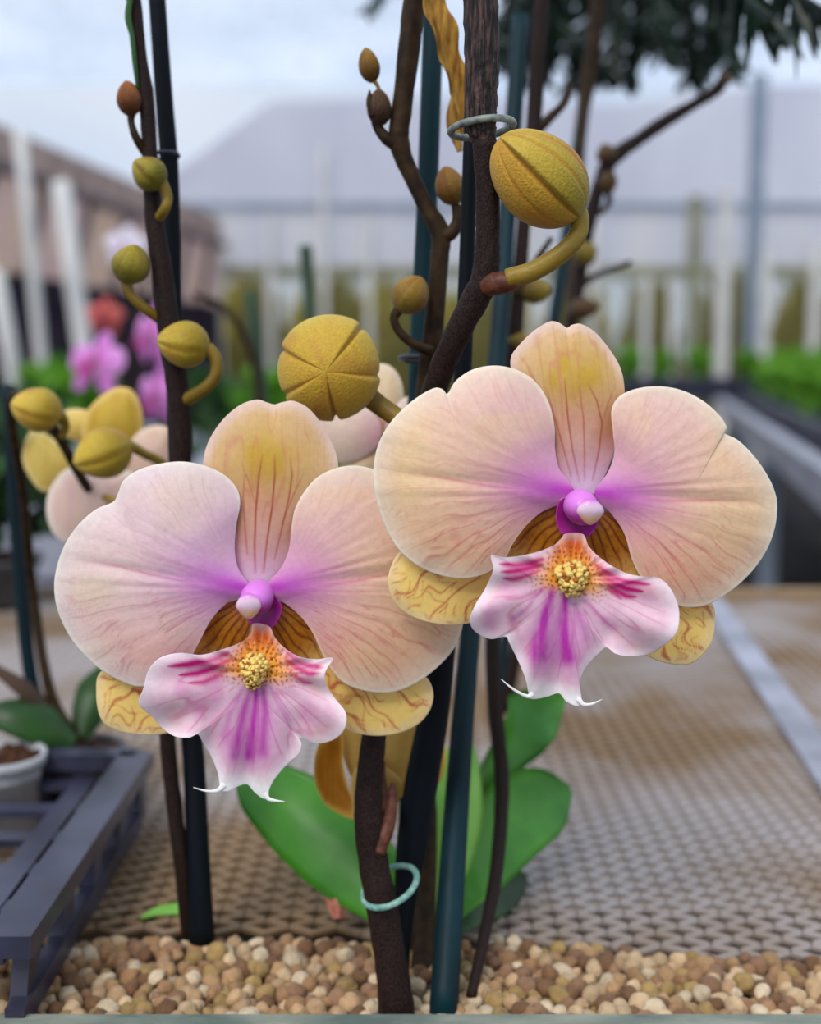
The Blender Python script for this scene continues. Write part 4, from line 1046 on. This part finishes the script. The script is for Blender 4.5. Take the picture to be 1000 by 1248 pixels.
# pebbles
ico = None
def icosphere(n):
    t = (1 + 5 ** .5) / 2
    v = [(-1,t,0),(1,t,0),(-1,-t,0),(1,-t,0),(0,-1,t),(0,1,t),(0,-1,-t),(0,1,-t),(t,0,-1),(t,0,1),(-t,0,-1),(-t,0,1)]
    f = [(0,11,5),(0,5,1),(0,1,7),(0,7,10),(0,10,11),(1,5,9),(5,11,4),(11,10,2),(10,7,6),(7,1,8),(3,9,4),(3,4,2),(3,2,6),(3,6,8),(3,8,9),(4,9,5),(2,4,11),(6,2,10),(8,6,7),(9,8,1)]
    v = [np.array(q) / np.linalg.norm(q) for q in v]
    for _ in range(n):
        mid = {}; nf = []
        def mp(a, b):
            k = (min(a, b), max(a, b))
            if k not in mid:
                q = v[a] + v[b]; v.append(q / np.linalg.norm(q)); mid[k] = len(v) - 1
            return mid[k]
        for a, b, c in f:
            x, y, z = mp(a, b), mp(b, c), mp(c, a)
            nf += [(a, x, z), (b, y, x), (c, z, y), (x, y, z)]
        f = nf
    return np.array(v), f
IV, IF_ = icosphere(2)
V = []; Fs = []; PG = []; cnt = 0
pal = [lin(176, 144, 108), lin(150, 114, 80), lin(194, 166, 130), lin(116, 84, 58), lin(164, 130, 92), lin(200, 180, 150), lin(140, 106, 80), lin(156, 128, 80)]
def add_pebbles(xs, ys, zs, rs, V, Fs, PG, cnt):
    for x, y, z, r in zip(xs, ys, zs, rs):
        s = 1 + .42 * (RNG.random(3) - .5)
        k = RNG.normal(size=(3, 3)); q_, _ = np.linalg.qr(k)
        w = IV * (1 + .08 * np.sin(IV @ (RNG.normal(size=3) * 3) + RNG.random() * 6)[:, None] + .05 * np.sin(IV @ (RNG.normal(size=3) * 4))[:, None])
        V.append((w * s) @ q_.T * r + np.array([x, y, z]))
        Fs += [(a + cnt, b + cnt, c + cnt) for a, b, c in IF_]
        c = pal[RNG.integers(len(pal))] * (.8 + .35 * RNG.random())
        PG.append(np.repeat(c[None], len(IV), 0)); cnt += len(IV)
    return cnt
for layer, (sp, zz) in enumerate(((.0046, -.0056), (.0050, -.0024))):
    y = .3022; row = 0
    while y < .352:
        xs = np.arange(-.16, .16, sp) + (row % 2) * sp / 2
        xs = xs + RNG.normal(size=len(xs)) * sp * .18
        ys = y + RNG.normal(size=len(xs)) * sp * .18
        ok = ys < back_edge(xs)
        xs, ys = xs[ok], ys[ok]
        cnt = add_pebbles(xs, ys, GZ + zz + RNG.normal(size=len(xs)) * .0006, (.0020 + .0011 * RNG.random(len(xs))), V, Fs, PG, cnt)
        y += sp * .86; row += 1
gv = link('gravel', np.vstack(V), Fs, pigment('gravel_stone', .75, .2, 0, .8, 700, .16, 500), None, (0, .32, GZ), pig=np.vstack(PG))
tag(gv, 'pale tan rounded gravel filling the tray', 'gravel', kind='stuff')

bench = thing('mesh_bench', 'low metal mesh bench behind the gravel', 'bench', (0, .62, 0))
def mesh_grid(x0, x1, y0, y1, a, b, z, w, h, ycut=None):
    """expanded metal: diamond strands"""
    ni = int((x1 - x0) / (a / 2)); nj = int((y1 - y0) / (b / 2))
    I, J = np.meshgrid(np.arange(ni), np.arange(nj), indexing='ij')
    ok = ((I + J) % 2 == 0); I = I[ok]; J = J[ok]
    X0 = x0 + I * a / 2; Y0 = y0 + J * b / 2
    segs = []
    for dj in (1, -1):
        segs.append(np.stack([X0, Y0, X0 + a / 2, Y0 + dj * b / 2], -1))
    s = np.vstack(segs)
    if ycut is not None:
        s = s[(s[:, 1] > ycut(s[:, 0])) & (s[:, 3] > ycut(s[:, 2]))]
    s = s[(s[:, 3] <= y1) & (s[:, 3] >= y0)]
    d = s[:, 2:] - s[:, :2]; L = np.linalg.norm(d, axis=1)[:, None]; d = d / L
    p = np.stack([-d[:, 1], d[:, 0]], -1) * w / 2
    n = len(s)
    V = np.zeros((n, 8, 3))
    tw = h * .55                                     # strands are twisted: one edge higher
    for k, (e, sg, zz) in enumerate([(0, -1, 0), (0, 1, tw), (0, 1, tw + h), (0, -1, h), (1, -1, 0), (1, 1, tw), (1, 1, tw + h), (1, -1, h)]):
        q = s[:, 2:] if e else s[:, :2]
        V[:, k, :2] = q + p * sg + d * (w * .3 if e else -w * .3); V[:, k, 2] = z + zz
    base = np.arange(n)[:, None] * 8
    fq = np.concatenate([base + np.array(q) for q in [(0,1,2,3),(4,7,6,5),(0,4,5,1),(1,5,6,2),(2,6,7,3),(3,7,4,0)]])
    return V.reshape(-1, 3), fq.tolist()
v, f = mesh_grid(-.42, .46, .325, .895, 0.0150, .0084, GZ - .004, .0017, .0012, ycut=lambda x: back_edge(x) - .0002)
link('mesh_top', v, f, M_GALV, bench, smooth=False)
m = MB(); m.box((.02, .374, GZ - .016), (.44, .019, .004)); o = m.build('bench_board', simple('dark_board', lin(46, 34, 24), lin(88, 66, 44), 20, .8, .15), bench); o['label'] = 'dark strip under the mesh next to the gravel'  # board made darker along the gravel edge
m = MB(); m.box((.02, .4945, GZ - .016), (.44, .1005, .004)); m.build('bench_board', M_BOARD, bench)
m = MB(); m.box((.02, .745, GZ - .016), (.44, .149, .004)); o = m.build('bench_board', simple('sky_sheen_sheet', lin(150, 146, 158), lin(196, 190, 198), 9, .5, .4), bench); o['label'] = 'greyer back sheet under the mesh, painted with sky sheen'  # lavender grey paints in the sky reflected by the far bench
m = MB(); m.box((.02, .90, GZ - .009), (.44, .006, .012)); o = m.build('back_rail', simple('wood_rail', lin(120, 98, 74), lin(160, 132, 100), 20, .7), bench)
for sx in (-1, 1):
    for y in (.33, .88):
        m = MB(); m.bar((.02 + sx * .42, y, 0), (.02 + sx * .42, y, GZ - .02), .03); m.build('leg', M_RAIL, bench)
m = MB(); p0 = P(862, 704, .89); p1 = P(1040, 985, gd(985)); p0[2] = p1[2] = GZ
m.bar(p0, p1, .016, .003); o = m.build('metal_strip', M_RAIL, bench); o['label'] = 'bright flat metal strip across the mesh'

# small fallen things on the mesh
fd = gd(1112)
fl_ = leaf('fallen_leaf', [(172, 1118, fd + .001, 2), (195, 1110, fd + .004, 10), (228, 1108, fd + .005, 11), (250, 1116, fd + .002, 2)], (0, 1, .15), M_LEAF_B, loc=P(210, 1112, fd), vee=.1)
tag(fl_, 'small yellow green fallen leaf lying on the mesh', 'leaf')
fp = leaf('fallen_petal', [(412, 1120, .352, 6), (410, 1095, .356, 14), (416, 1075, .36, 11), (425, 1065, .362, 3)], (1, .1, .1), simple('fading_petal', lin(160, 84, 60), lin(214, 150, 130), 200, .6), loc=P(415, 1118, .352), vee=.7)
tag(fp, 'withered reddish petal standing at the gravel edge behind the front stem', 'petal')

# ================================================================== greenhouse
def quad(pts): return np.array(pts, float), [(0, 1, 2, 3)]
m = MB(); m.box((0, 5, -.02), (6, 7.5, .02)); struct(m.build('floor', M_FLOOR))
YB_ = 10.0
def wz(py, d=YB_): return float(P(500, py, d)[2])
def wx(px, py=350, d=YB_): return float(P(px, py, d)[0])
# far wall: clear low sheet, white band, grey gable
wl = MB(); wl.box(((wx(-200) + wx(1250)) / 2, YB_, (wz(332) + 0) / 2), ((wx(1250) - wx(-200)) / 2, .004, wz(332) / 2))
wall = struct(wl.build('wall_back', M_LOWF))
wl = MB(); wl.box(((wx(-200) + wx(1250)) / 2, YB_, (wz(332) + wz(252)) / 2), ((wx(1250) - wx(-200)) / 2, .004, (wz(252) - wz(332)) / 2))
wl.build('white_band', M_WHITEF, wall)
g = [(140, 252), (232, 196), (330, 124), (480, 118), (760, 128), (1000, 96), (1250, 70), (1250, 252)]
v = np.array([P(x, y, YB_) for x, y in g] + [P(x, y, YB_ + .01) for x, y in g]); k = len(g)
link('gable', v, [tuple(range(k)), tuple(range(k, 2 * k))[::-1]] + [(i, (i + 1) % k, k + (i + 1) % k, k + i) for i in range(k)], M_GABLE, wall, smooth=False)
m = MB(); m.bar((wx(-200), YB_ - .03, wz(332)), (wx(1250), YB_ - .03, wz(332)), .05, .10); m.build('rail', M_OLIVE, wall)
m = MB(); m.bar((wx(120), YB_ - .03, wz(252)), (wx(1250), YB_ - .03, wz(252)), .04, .05); m.build('rail', M_GREYPOST, wall)
for px, w_, top, mt in [(245, .07, 262, M_WHITEPOST), (268, .06, 290, M_WHITEPOST), (330, .06, 262, M_WHITEPOST), (395, .05, 180, M_WHITEPOST), (450, .05, 262, M_WHITEPOST), (785, .06, 340, M_WHITEPOST), (818, .06, 340, M_WHITEPOST),
                        (843, .10, 240, M_OLIVE), (878, .10, 232, M_WHITEPOST), (990, .08, 300, M_WHITEPOST), (1040, .08, 250, M_WHITEPOST), (720, .06, 262, M_WHITEPOST), (650, .06, 262, M_WHITEPOST)]:
    m = MB(); m.bar((wx(px), YB_ - .06, 0), (wx(px), YB_ - .06, wz(top)), w_, w_ * .6); m.build('post', mt, wall)
# nearer post standing in the house
for px, mt, lab, w_, dd, tp in [(917, M_GREYPOST, 'tall blue grey roof post above the bench of seedlings', .075, 7.3, 90), (931, M_WHITEPOST, 'white pipe beside the blue grey roof post', .050, 7.2, 300)]:
    m = MB(); a = P(px, 350, dd); m.bar((a[0], dd, 0), (a[0], dd, float(P(px, tp, dd)[2])), w_)
    tag(m.build('roof_post', mt, None, (a[0], dd, 0)), lab, 'post')
# roof film
z0 = wz(112); m = MB()
v = np.array([(-4, -2.5, z0 + .6), (5, -2.5, z0 + .6), (5, YB_ + .05, z0 + .05), (-4, YB_ + .05, z0 + .05)])
v2 = v + np.array([0, 0, .004])
link('ceiling', np.vstack([v, v2]), [(0, 1, 2, 3), (7, 6, 5, 4), (0, 4, 5, 1), (1, 5, 6, 2), (2, 6, 7, 3), (3, 7, 4, 0)], M_ROOF, smooth=False)['kind'] = 'structure'
# left side wall: eave band, panels, dark skirting
A = P(-60, 122, 5.6); B = P(200, 240, 8.6)
ab = unit([B[0] - A[0], B[1] - A[1], 0])
A0 = A - ab * .6; B0 = A + ab * 4.6
def lw(s, z): return np.array([A[0] + ab[0] * s, A[1] + ab[1] * s, z])
zt = float(P(0, 150, 6.0)[2]); 
def wallstrip(name, za, zb, mat, off=0.0, parent=None):
    nrm = np.array([-ab[1], ab[0], 0]) * .01
    o_ = np.array([ab[1], -ab[0], 0]) * off
    v = []
    for s in (-1.2, 4.4):
        for z in (za, zb):
            v += [lw(s, z) + o_, lw(s, z) + o_ + nrm]
    fs = [(0, 2, 6, 4), (1, 5, 7, 3), (0, 4, 5, 1), (2, 3, 7, 6), (0, 1, 3, 2), (4, 6, 7, 5)]
    return link(name, np.array(v), fs, mat, parent, smooth=False)
zb1 = float(P(0, 205, 6.0)[2]); zb2 = float(P(0, 330, 6.0)[2])
lwall = struct(wallstrip('wall_left', zb2, zb1, M_PANEL))
wallstrip('eave_band', zb1, zt, M_BROWN, .02, lwall)
wallstrip('dark_skirt', 0.0, zb2, M_DARKC, .01, lwall)
m = MB(); m.bar(lw(-1.2, zb1) + np.array([.05, 0, 0]), lw(4.4, zb1) + np.array([.05, 0, 0]), .05, .05); m.build('rail', simple('rail_dark', lin(96, 84, 88), lin(120, 106, 106), 6), lwall)
for s in np.arange(-.6, 4.2, .62):
    m = MB(); m.bar(lw(s, zb2) + np.array([.04, 0, 0]), lw(s + .30, zb1) + np.array([.04, 0, 0]), .035); m.build('brace', MATS['rail_dark'], lwall)
for (a, b, d, r_, lab) in [((74, 222), (104, 440), 4.2, .032, 'thick white pole in front of the brown side wall'), ((24, 160), (40, 330), 4.6, .022, 'thinner grey white pole left of the thick white pole'), ((-6, 330), (14, 440), 4.2, .028, 'short white pole at the left picture edge')]:
    a_ = P(*a, d); b_ = P(*b, d); dirv = (b_ - a_); b2 = a_ + dirv * ((0 - a_[2]) / dirv[2])
    v, f = tube_geo(np.array([[*a_, r_], [*b2, r_]]), 6, 14)
    tag(link('roof_pole', v, f, M_WHITEPOST, None, b2), lab, 'pole')
# hedge outside the far wall
def leafcloud(n, R, size, squash=1.0, seed=0, m=2, up=0.3):
    rs = np.random.RandomState(seed)
    V = []; fs = []; c = 0
    for i in range(n):
        d = rs.normal(size=3); d /= np.linalg.norm(d); r = R * rs.rand() ** .4
        p = d * r * np.array([1, 1, squash])
        a = rs.normal(size=3); a[2] += up; a /= np.linalg.norm(a)
        b = np.cross(a, rs.normal(size=3)); b /= np.linalg.norm(b); nn = np.cross(a, b)
        L = size * (.7 + .6 * rs.rand()); w = L * .30
        V += [p, p + a * L * .35 + b * w + nn * w * .2, p + a * L * .4, p + a * L * .35 - b * w + nn * w * .2, p + a * L - nn * L * .15]
        fs += [(c, c + 1, c + 2), (c, c + 2, c + 3), (c + 1, c + 4, c + 2), (c + 2, c + 4, c + 3)]; c += 5
    return np.array(V), fs
bv = [leafcloud(900, .55, .22, 1.05, s) for s in (1, 2)]
first = []
for i in range(20):
    x = wx(150) + .335 * i; rr = random.Random(i)
    if i < 2:
        v, f = bv[i]
        o = link('bush', v, f, M_BUSH, None, (0, 0, 0), smooth=False); first.append(o)
    else:
        o = first[i % 2].copy(); COL.objects.link(o)
    o.location = (x, 10.75 if i % 2 else 12.05, .72 + .2 * rr.random()); o.scale = (.42, .78, 1.3)
    tag(o, 'blurred olive bush growing outside behind the clear far wall', 'bush', 'bushes outside the far wall')

# right bench with seedlings
bz = CAMZ - .20
q0 = P(1000, 585, 2.07); q1 = P(875, 490, 6.0); dv = unit([q1[0] - q0[0], q1[1] - q0[1], 0]); pv = np.array([dv[1], -dv[0], 0])
rb = thing('seedling_bench', 'long metal bench with a galvanised rail carrying trays of seedlings', 'bench', (q0[0] + .6, 4, 0))
s0 = np.array([q0[0], q0[1], bz]) - dv * .9
Lb = 4.75
m = MB(); m.bar(s0, s0 + dv * Lb, .04, .06); m.build('rail', M_RAIL, rb)
m = MB(); c_ = s0 + dv * Lb / 2 + pv * .75; m.box((c_[0], c_[1], bz - .01), (Lb / 2, .74, .012), (dv, pv, (0, 0, 1))); m.build('bench_top', M_BLACKP, rb)
for s in (.75, 2.6, 4.5):
    for w_ in (.06, 1.4):
        a = s0 + dv * s + pv * w_; m = MB(); m.bar((a[0], a[1], 0), (a[0], a[1], bz - .02), .045); m.build('leg', M_GREYPOST, rb)
trays = []
for s in np.arange(.15, 4.2, .62):
    for w_ in (.36, 1.05):
        a = s0 + dv * (s + .3) + pv * w_
        m = MB()
        for (cx_, cy_, hx, hy) in ((0, -.29, .29, .012), (0, .29, .29, .012), (-.28, 0, .012, .29), (.28, 0, .012, .29)):
            cc = np.array([a[0], a[1], bz + .035]) + dv * cx_ + pv * cy_
            m.box(cc, (hx, hy, .03), (dv, pv, (0, 0, 1)))
        m.box((a[0], a[1], bz + .022), (.28, .28, .014), (dv, pv, (0, 0, 1)))
        o = tag(m.build('seedling_tray', M_BLACKP, None, (a[0], a[1], bz)), 'black nursery tray full of seedlings on the metal bench', 'tray', 'trays on the seedling bench')
        trays.append((a, bz))
bz2 = CAMZ - .15
xb = float(P(738, 440, 6.3)[0])
rb2 = thing('seedling_bench', 'far dark bench of seedlings before the clear wall', 'bench', (xb + 1, 6.45, 0))
m = MB(); m.box((xb + 1.1, 6.45, bz2 - .02), (1.1, .4, .02)); m.build('bench_top', M_BLACKP, rb2)
for x in (xb + .06, xb + 2.1):
    for y in (6.1, 6.8):
        m = MB(); m.bar((x, y, 0), (x, y, bz2 - .04), .045); m.build('leg', M_GREYPOST, rb2)
for x in np.arange(.33, 2.0, .62):
    a = np.array([xb + x, 6.45, bz2]); m = MB()
    for (cx_, cy_, hx, hy) in ((0, -.29, .29, .012), (0, .29, .29, .012), (-.28, 0, .012, .29), (.28, 0, .012, .29)):
        m.box(a + np.array([cx_, cy_, .035]), (hx, hy, .03))
    m.box(a + np.array([0, 0, .022]), (.28, .28, .014))
    tag(m.build('seedling_tray', M_BLACKP, None, a), 'black nursery tray on the far bench of seedlings', 'tray', 'trays on the far bench')
    trays.append((a, bz2))
protos = []
for s in (5, 6, 7):
    v, f = leafcloud(110, .052, .045, 1.5, s, up=.8)
    protos.append((v - np.array([0, 0, v[:, 2].min() - .001]), f))
pr = []
cnts = 0
for a, tz in trays:
    for i in range(3):
        for j in range(3):
            if len(pr) < 3:
                v, f = protos[len(pr)]
                o = link('seedling', v, f, M_SEED, None, (0, 0, 0), smooth=False); pr.append(o)
            else:
                o = pr[cnts % 3].copy(); COL.objects.link(o)
            rr = random.Random(cnts)
            p = np.array([a[0], a[1], tz + .038]) + dv * (-.18 + .18 * i + (rr.random() - .5) * .02) + pv * (-.18 + .18 * j + (rr.random() - .5) * .02)
            o.location = p.tolist(); o.rotation_euler = (0, 0, rr.random() * 6.28); k = .85 + .2 * rr.random(); o.scale = (k, k, k)
            if tz == bz: tag(o, 'leafy green seedling in the trays on the long railed bench', 'seedling', 'seedlings on the railed bench')
            else: tag(o, 'leafy green seedling on the far dark bench', 'seedling', 'seedlings on the far bench')
            cnts += 1

# back bench on the left with potted plants and pink orchids
lb = thing('display_bench', 'pale grey mesh bench further back behind the left flower', 'bench', (-.7, 2.0, 0))
lz = GZ - .01
v, f = mesh_grid(-1.75, .12, 1.15, 3.4, .05, .026, lz, .014, .004)
link('bench_top', v, f, M_RAIL, lb, smooth=False)
m = MB(); m.box((-.82, 2.27, lz - .03), (.94, 1.13, .01)); m.build('bench_board', simple('pale_board', lin(120, 118, 132), lin(160, 158, 172), 6, .7), lb)
m = MB(); m.bar((-1.75, 1.15, lz), (.12, 1.15, lz), .03, .04); m.build('rail', M_RAIL, lb)
for x in (-1.7, .08):
    for y in (1.2, 3.35):
        m = MB(); m.bar((x, y, 0), (x, y, lz - .04), .04); m.build('leg', M_RAIL, lb)
PK = dict(sepal=(lin(226, 130, 214), lin(238, 176, 232), lin(196, 40, 160)), petal=(lin(232, 150, 224), lin(242, 190, 238), lin(200, 40, 160)), lip=(lin(200, 30, 140), lin(220, 80, 170), lin(150, 10, 100)))
WT = dict(sepal=(lin(236, 228, 240), lin(246, 242, 246), lin(226, 200, 220)), petal=(lin(240, 232, 244), lin(248, 244, 248), lin(226, 200, 220)), lip=(lin(226, 200, 220), lin(240, 230, 236), lin(200, 120, 180)))
RD = dict(sepal=(lin(210, 84, 84), lin(226, 130, 120), lin(160, 30, 50)), petal=(lin(216, 100, 94), lin(230, 150, 130), lin(170, 30, 60)), lip=(lin(180, 40, 80), lin(200, 70, 100), lin(120, 10, 40)))
def far_orchid(px, d, flowers, label, leafmat=M_LEAF_D, topy=300):
    b = P(px, 560, d); b[2] = lz + .0085
    r = thing('orchid_plant', label, 'orchid', b)
    top = P(px, topy, d)
    mid = (b + top) / 2 + np.array([.01, 0, .02])
    v, f = tube_geo(np.array([[*b, .004], [*mid, .004], [*top, .003]]), 24, 8); link('stem', v, f, M_STEM2, r)
    for (fx, fy, R, nrm, cols) in flowers:
        C = P(fx, fy, d - .03)
        st = np.array([px, fy]); sp_ = P(px, min(fy + 25, 540), d)
        gflower(r, C, nrm, (.1, 0, 1), R, cols, res=(12, 48), ped=np.array([[*C, .004], [*((C + sp_) / 2 + np.array([0, .01, .012])), .003], [*sp_, .003]]))
    for k in range(4):
        a = k * 1.7 + px * .1
        pts = np.array([[*(b + [0, 0, .005]), .012], [*(b + np.array([math.cos(a) * .03, math.sin(a) * .03, .05])), .022], [*(b + np.array([math.cos(a) * .06, math.sin(a) * .06, .07])), .02], [*(b + np.array([math.cos(a) * .085, math.sin(a) * .085, .06])), .003]])
        v, f = leaf_geo(pts, (-math.sin(a), math.cos(a), .1), .2, .0015, 18, 6); link('leaf', v, f, leafmat, r)
    return r
far_orchid(125, 1.25, [(115, 442, .034, (-.5, -1, .35), PK)], 'pink orchid with one open flower above the yellow bud cluster', topy=400)
far_orchid(196, 1.45, [(183, 408, .038, (-.8, -.7, .1), PK), (190, 482, .036, (-.8, -.8, 0), PK)], 'pink orchid with two flowers showing left of the black stake', topy=380)
far_orchid(140, 1.65, [(127, 384, .024, (0, -1, .1), RD)], 'small red orchid bloom in front of the dark side wall', topy=372)
far_orchid(160, 1.85, [(152, 300, .032, (-.2, -1, .1), WT)], 'white orchid bloom partly hidden by the tall bud spike', topy=290)
# leafy pot plants on that bench
pp = []
PLv = [leafcloud(150, .075, .06, .85, 21, up=.9), leafcloud(150, .075, .06, .85, 22, up=.9)]
spots = [(-20, 1.25), (40, 1.35), (5, 1.6), (75, 1.7), (30, 2.1), (-60, 1.5), (120, 2.3), (90, 2.6), (250, 2.7), (300, 2.8), (205, 2.6), (345, 2.9), (425, 2.6), (60, 3.1), (150, 3.1), (-10, 2.6)]
kept = [(float(P(a, 500, d_)[0]), d_) for a, d_ in ((125, 1.25), (196, 1.45), (140, 1.65), (160, 1.85))]; use = []
for px, d in spots + [(-60, 1.9), (60, 2.45), (0, 2.3), (180, 2.2), (240, 3.1), (390, 3.0), (330, 2.4)]:
    x_ = float(P(px, 500, d)[0])
    if all(math.hypot(x_ - a, d - b) > .24 for a, b in kept):
        kept.append((x_, d)); use.append((px, d))
for i, (px, d) in enumerate(use):
    b = P(px, 500, d)
    if i < 2:
        v, f = PLv[i]; o = link('leafy_plant', v - np.array([0, 0, v[:, 2].min()]), f, M_SEED if i else M_LEAF_D, None, (0, 0, 0), smooth=False); pp.append(o)
    else:
        o = pp[i % 2].copy(); COL.objects.link(o)
    o.location = (b[0], d, lz + .009); o.rotation_euler = (0, 0, i * 1.3); k = .86 + .08 * (i % 3); o.scale = (k, k, k)
    tag(o, 'bushy dark green plant on the pale grey mesh bench' if i % 2 == 0 else 'bushy light green plant on the pale grey mesh bench', 'plant', 'dark plants on the pale bench' if i % 2 == 0 else 'light plants on the pale bench')

# bushy pot plant at the left of the near bench
for px, d_, k_, lab in [(-2, .86, .62, 'bushy dark green plant in a small pot by the left edge on the near bench')]:
    c_ = P(px, 700, d_); c_[2] = GZ + .034
    pot(c_, .030, .033, M_POT, 'small pot holding the bushy plant by the left edge')
    o = pp[0].copy(); COL.objects.link(o); o.location = (c_[0], d_, GZ + .036); o.scale = (k_, k_, k_ * 1.1)
    for key in ('group',):
        if key in o: del o[key]
    tag(o, lab, 'plant')

# ================================================================== hanging palm above
hp = thing('hanging_palm', 'dark green feathery palm hanging in from the top edge', 'palm', P(760, -140, .95))
rsp = np.random.RandomState(5)
def frond(path, d0, d1, ln, n, w, droop, name='frond', spread=1.0, seed=0):
    """a rachis with leaflets to both sides"""
    rs = np.random.RandomState(seed)
    p = smooth_line(np.array(path, float), n)
    dd = np.linspace(d0, d1, n)
    c = P(p[:, 0], p[:, 1], dd)
    V, fs = tube_geo(np.hstack([c, np.linspace(.0022, .0008, n)[:, None]]), n, 6)
    mb = MB(); mb.add(V, fs)
    T = np.gradient(p, axis=0)
    for i in range(1, n):
        t = unit(T[i]); sx = np.array([-t[1], t[0]])
        for s in (-1, 1):
            dirp = unit(t * .8 + sx * s * spread + rs.normal(size=2) * .18 + np.array([0, droop]))
            L = ln * (.75 + .4 * rs.rand()) * (1 - .45 * i / n)
            a = p[i]; pts = []
            for u_ in (0, .35, .7, 1):
                q = a + dirp * L * u_ + np.array([0, droop * L * .25 * u_ ** 2])
                pts.append([q[0], q[1], dd[i] + (rs.rand() - .5) * .012 * u_ + s * .01 * u_, w * (.35, 1, .75, .05)[(0, .35, .7, 1).index(u_)]])
            v, f = leaf_geo(pxtube(pts), unit([rs.normal() * .4 + .6, rs.normal() * .4, .6]), .25, .0004, 7, 2)
            mb.add(v, f)
    return mb.build(name, M_FROND, hp, smooth=True)
fr = [([(700, -150), (690, -60), (660, 10), (640, 70)], .95, .93, 46, 16, 6), ([(740, -150), (730, -60), (715, 0), (700, 80)], .98, .95, 46, 16, 6), ([(780, -150), (775, -60), (770, 10), (760, 70)], .96, .94, 44, 16, 6),
      ([(800, -150), (815, -60), (828, 0), (840, 70)], 1.0, .96, 44, 16, 6), ([(820, -150), (850, -70), (872, -10), (890, 60)], .94, .90, 44, 16, 6), ([(660, -140), (650, -60), (630, -5), (610, 45)], .92, .90, 40, 14, 6),
      ([(760, -120), (690, -50), (650, -20), (600, 10)], .97, .95, 40, 16, 6), ([(760, -120), (800, -60), (800, 0), (806, 40)], .92, .9, 44, 14, 6), ([(700, -120), (670, -40), (690, 30), (730, 60)], .91, .9, 40, 14, 5), ([(700, -120), (640, -40), (640, 10), (660, 50)], .96, .95, 40, 16, 6)]
fr += [([(640, -130), (632, -60), (626, 0), (622, 55)], .90, .88, 36, 14, 5), ([(690, -130), (676, -60), (668, 0), (660, 62)], .99, .97, 40, 14, 6), ([(860, -150), (862, -70), (858, 0), (850, 55)], .97, .94, 42, 16, 6), ([(760, -150), (752, -60), (745, 10), (738, 62)], .93, .91, 40, 14, 6)]
for i, a in enumerate(fr):
    frond([(x, y + 28) for x, y in a[0]], a[1], a[2], a[3] * 1.1, a[4] + 12, a[5] * .95, droop=.35, seed=i)
for i, a in enumerate([([(850, -140), (880, -60), (905, -10), (940, 20)], .56, .50, 105, 9, 8), ([(900, -140), (940, -60), (970, -10), (1020, 20)], .54, .48, 110, 9, 9), ([(830, -140), (850, -80), (870, -40), (900, -20)], .58, .54, 105, 8, 8)]):
    frond(*a, droop=.9, spread=.5, seed=50 + i)
frond([(560, -140), (500, -50), (470, -15), (448, 12)], .9, .88, 26, 12, 3.5, droop=.5, seed=70)

# ================================================================== light, world, camera
w = bpy.data.worlds.new('overcast_sky'); SC.world = w; w.use_nodes = True
nt = w.node_tree; nt.nodes.clear()
out = nt.nodes.new('ShaderNodeOutputWorld'); bg = nt.nodes.new('ShaderNodeBackground')
tc = nt.nodes.new('ShaderNodeTexCoord'); no = nt.nodes.new('ShaderNodeTexNoise'); no.inputs['Scale'].default_value = 2.0
nt.links.new(tc.outputs['Generated'], no.inputs['Vector'])
cr = nt.nodes.new('ShaderNodeValToRGB')
cr.color_ramp.elements[0].position = .35; cr.color_ramp.elements[1].position = .7
cr.color_ramp.elements[0].color = c4(lin(196, 212, 236)); cr.color_ramp.elements[1].color = c4(lin(236, 240, 246))
nt.links.new(no.outputs[0], cr.inputs[0]); nt.links.new(cr.outputs[0], bg.inputs['Color'])
bg.inputs['Strength'].default_value = 0.86
nt.links.new(bg.outputs[0], out.inputs[0])
sun = bpy.data.lights.new('sun', 'SUN'); sun.energy = 4.6; sun.angle = math.radians(30); sun.color = (1.0, .96, .9)
so = bpy.data.objects.new('sun', sun); COL.objects.link(so)
so.location = (-1, -1, 4)
so.rotation_euler = Vector((.40, .72, -1.0)).to_track_quat('-Z', 'Y').to_euler()

cam = bpy.data.cameras.new('camera'); co = bpy.data.objects.new('camera', cam); COL.objects.link(co)
co.location = (0, 0, CAMZ); co.rotation_euler = (math.pi / 2 - PITCH, 0, 0)
cam.sensor_fit = 'HORIZONTAL'; cam.sensor_width = 36; cam.lens = 36 * F / 1000
cam.clip_start = .01; cam.clip_end = 100
cam.dof.use_dof = True; cam.dof.focus_distance = .288; cam.dof.aperture_fstop = 11
SC.camera = co
SC.view_settings.view_transform = 'Standard'; SC.view_settings.look = 'None'; SC.view_settings.gamma = 1; SC.view_settings.use_curve_mapping = False
SC.view_settings.exposure = 0.28
SC.cycles.use_denoising = True
SC.cycles.max_bounces = 8; SC.cycles.transparent_max_bounces = 12
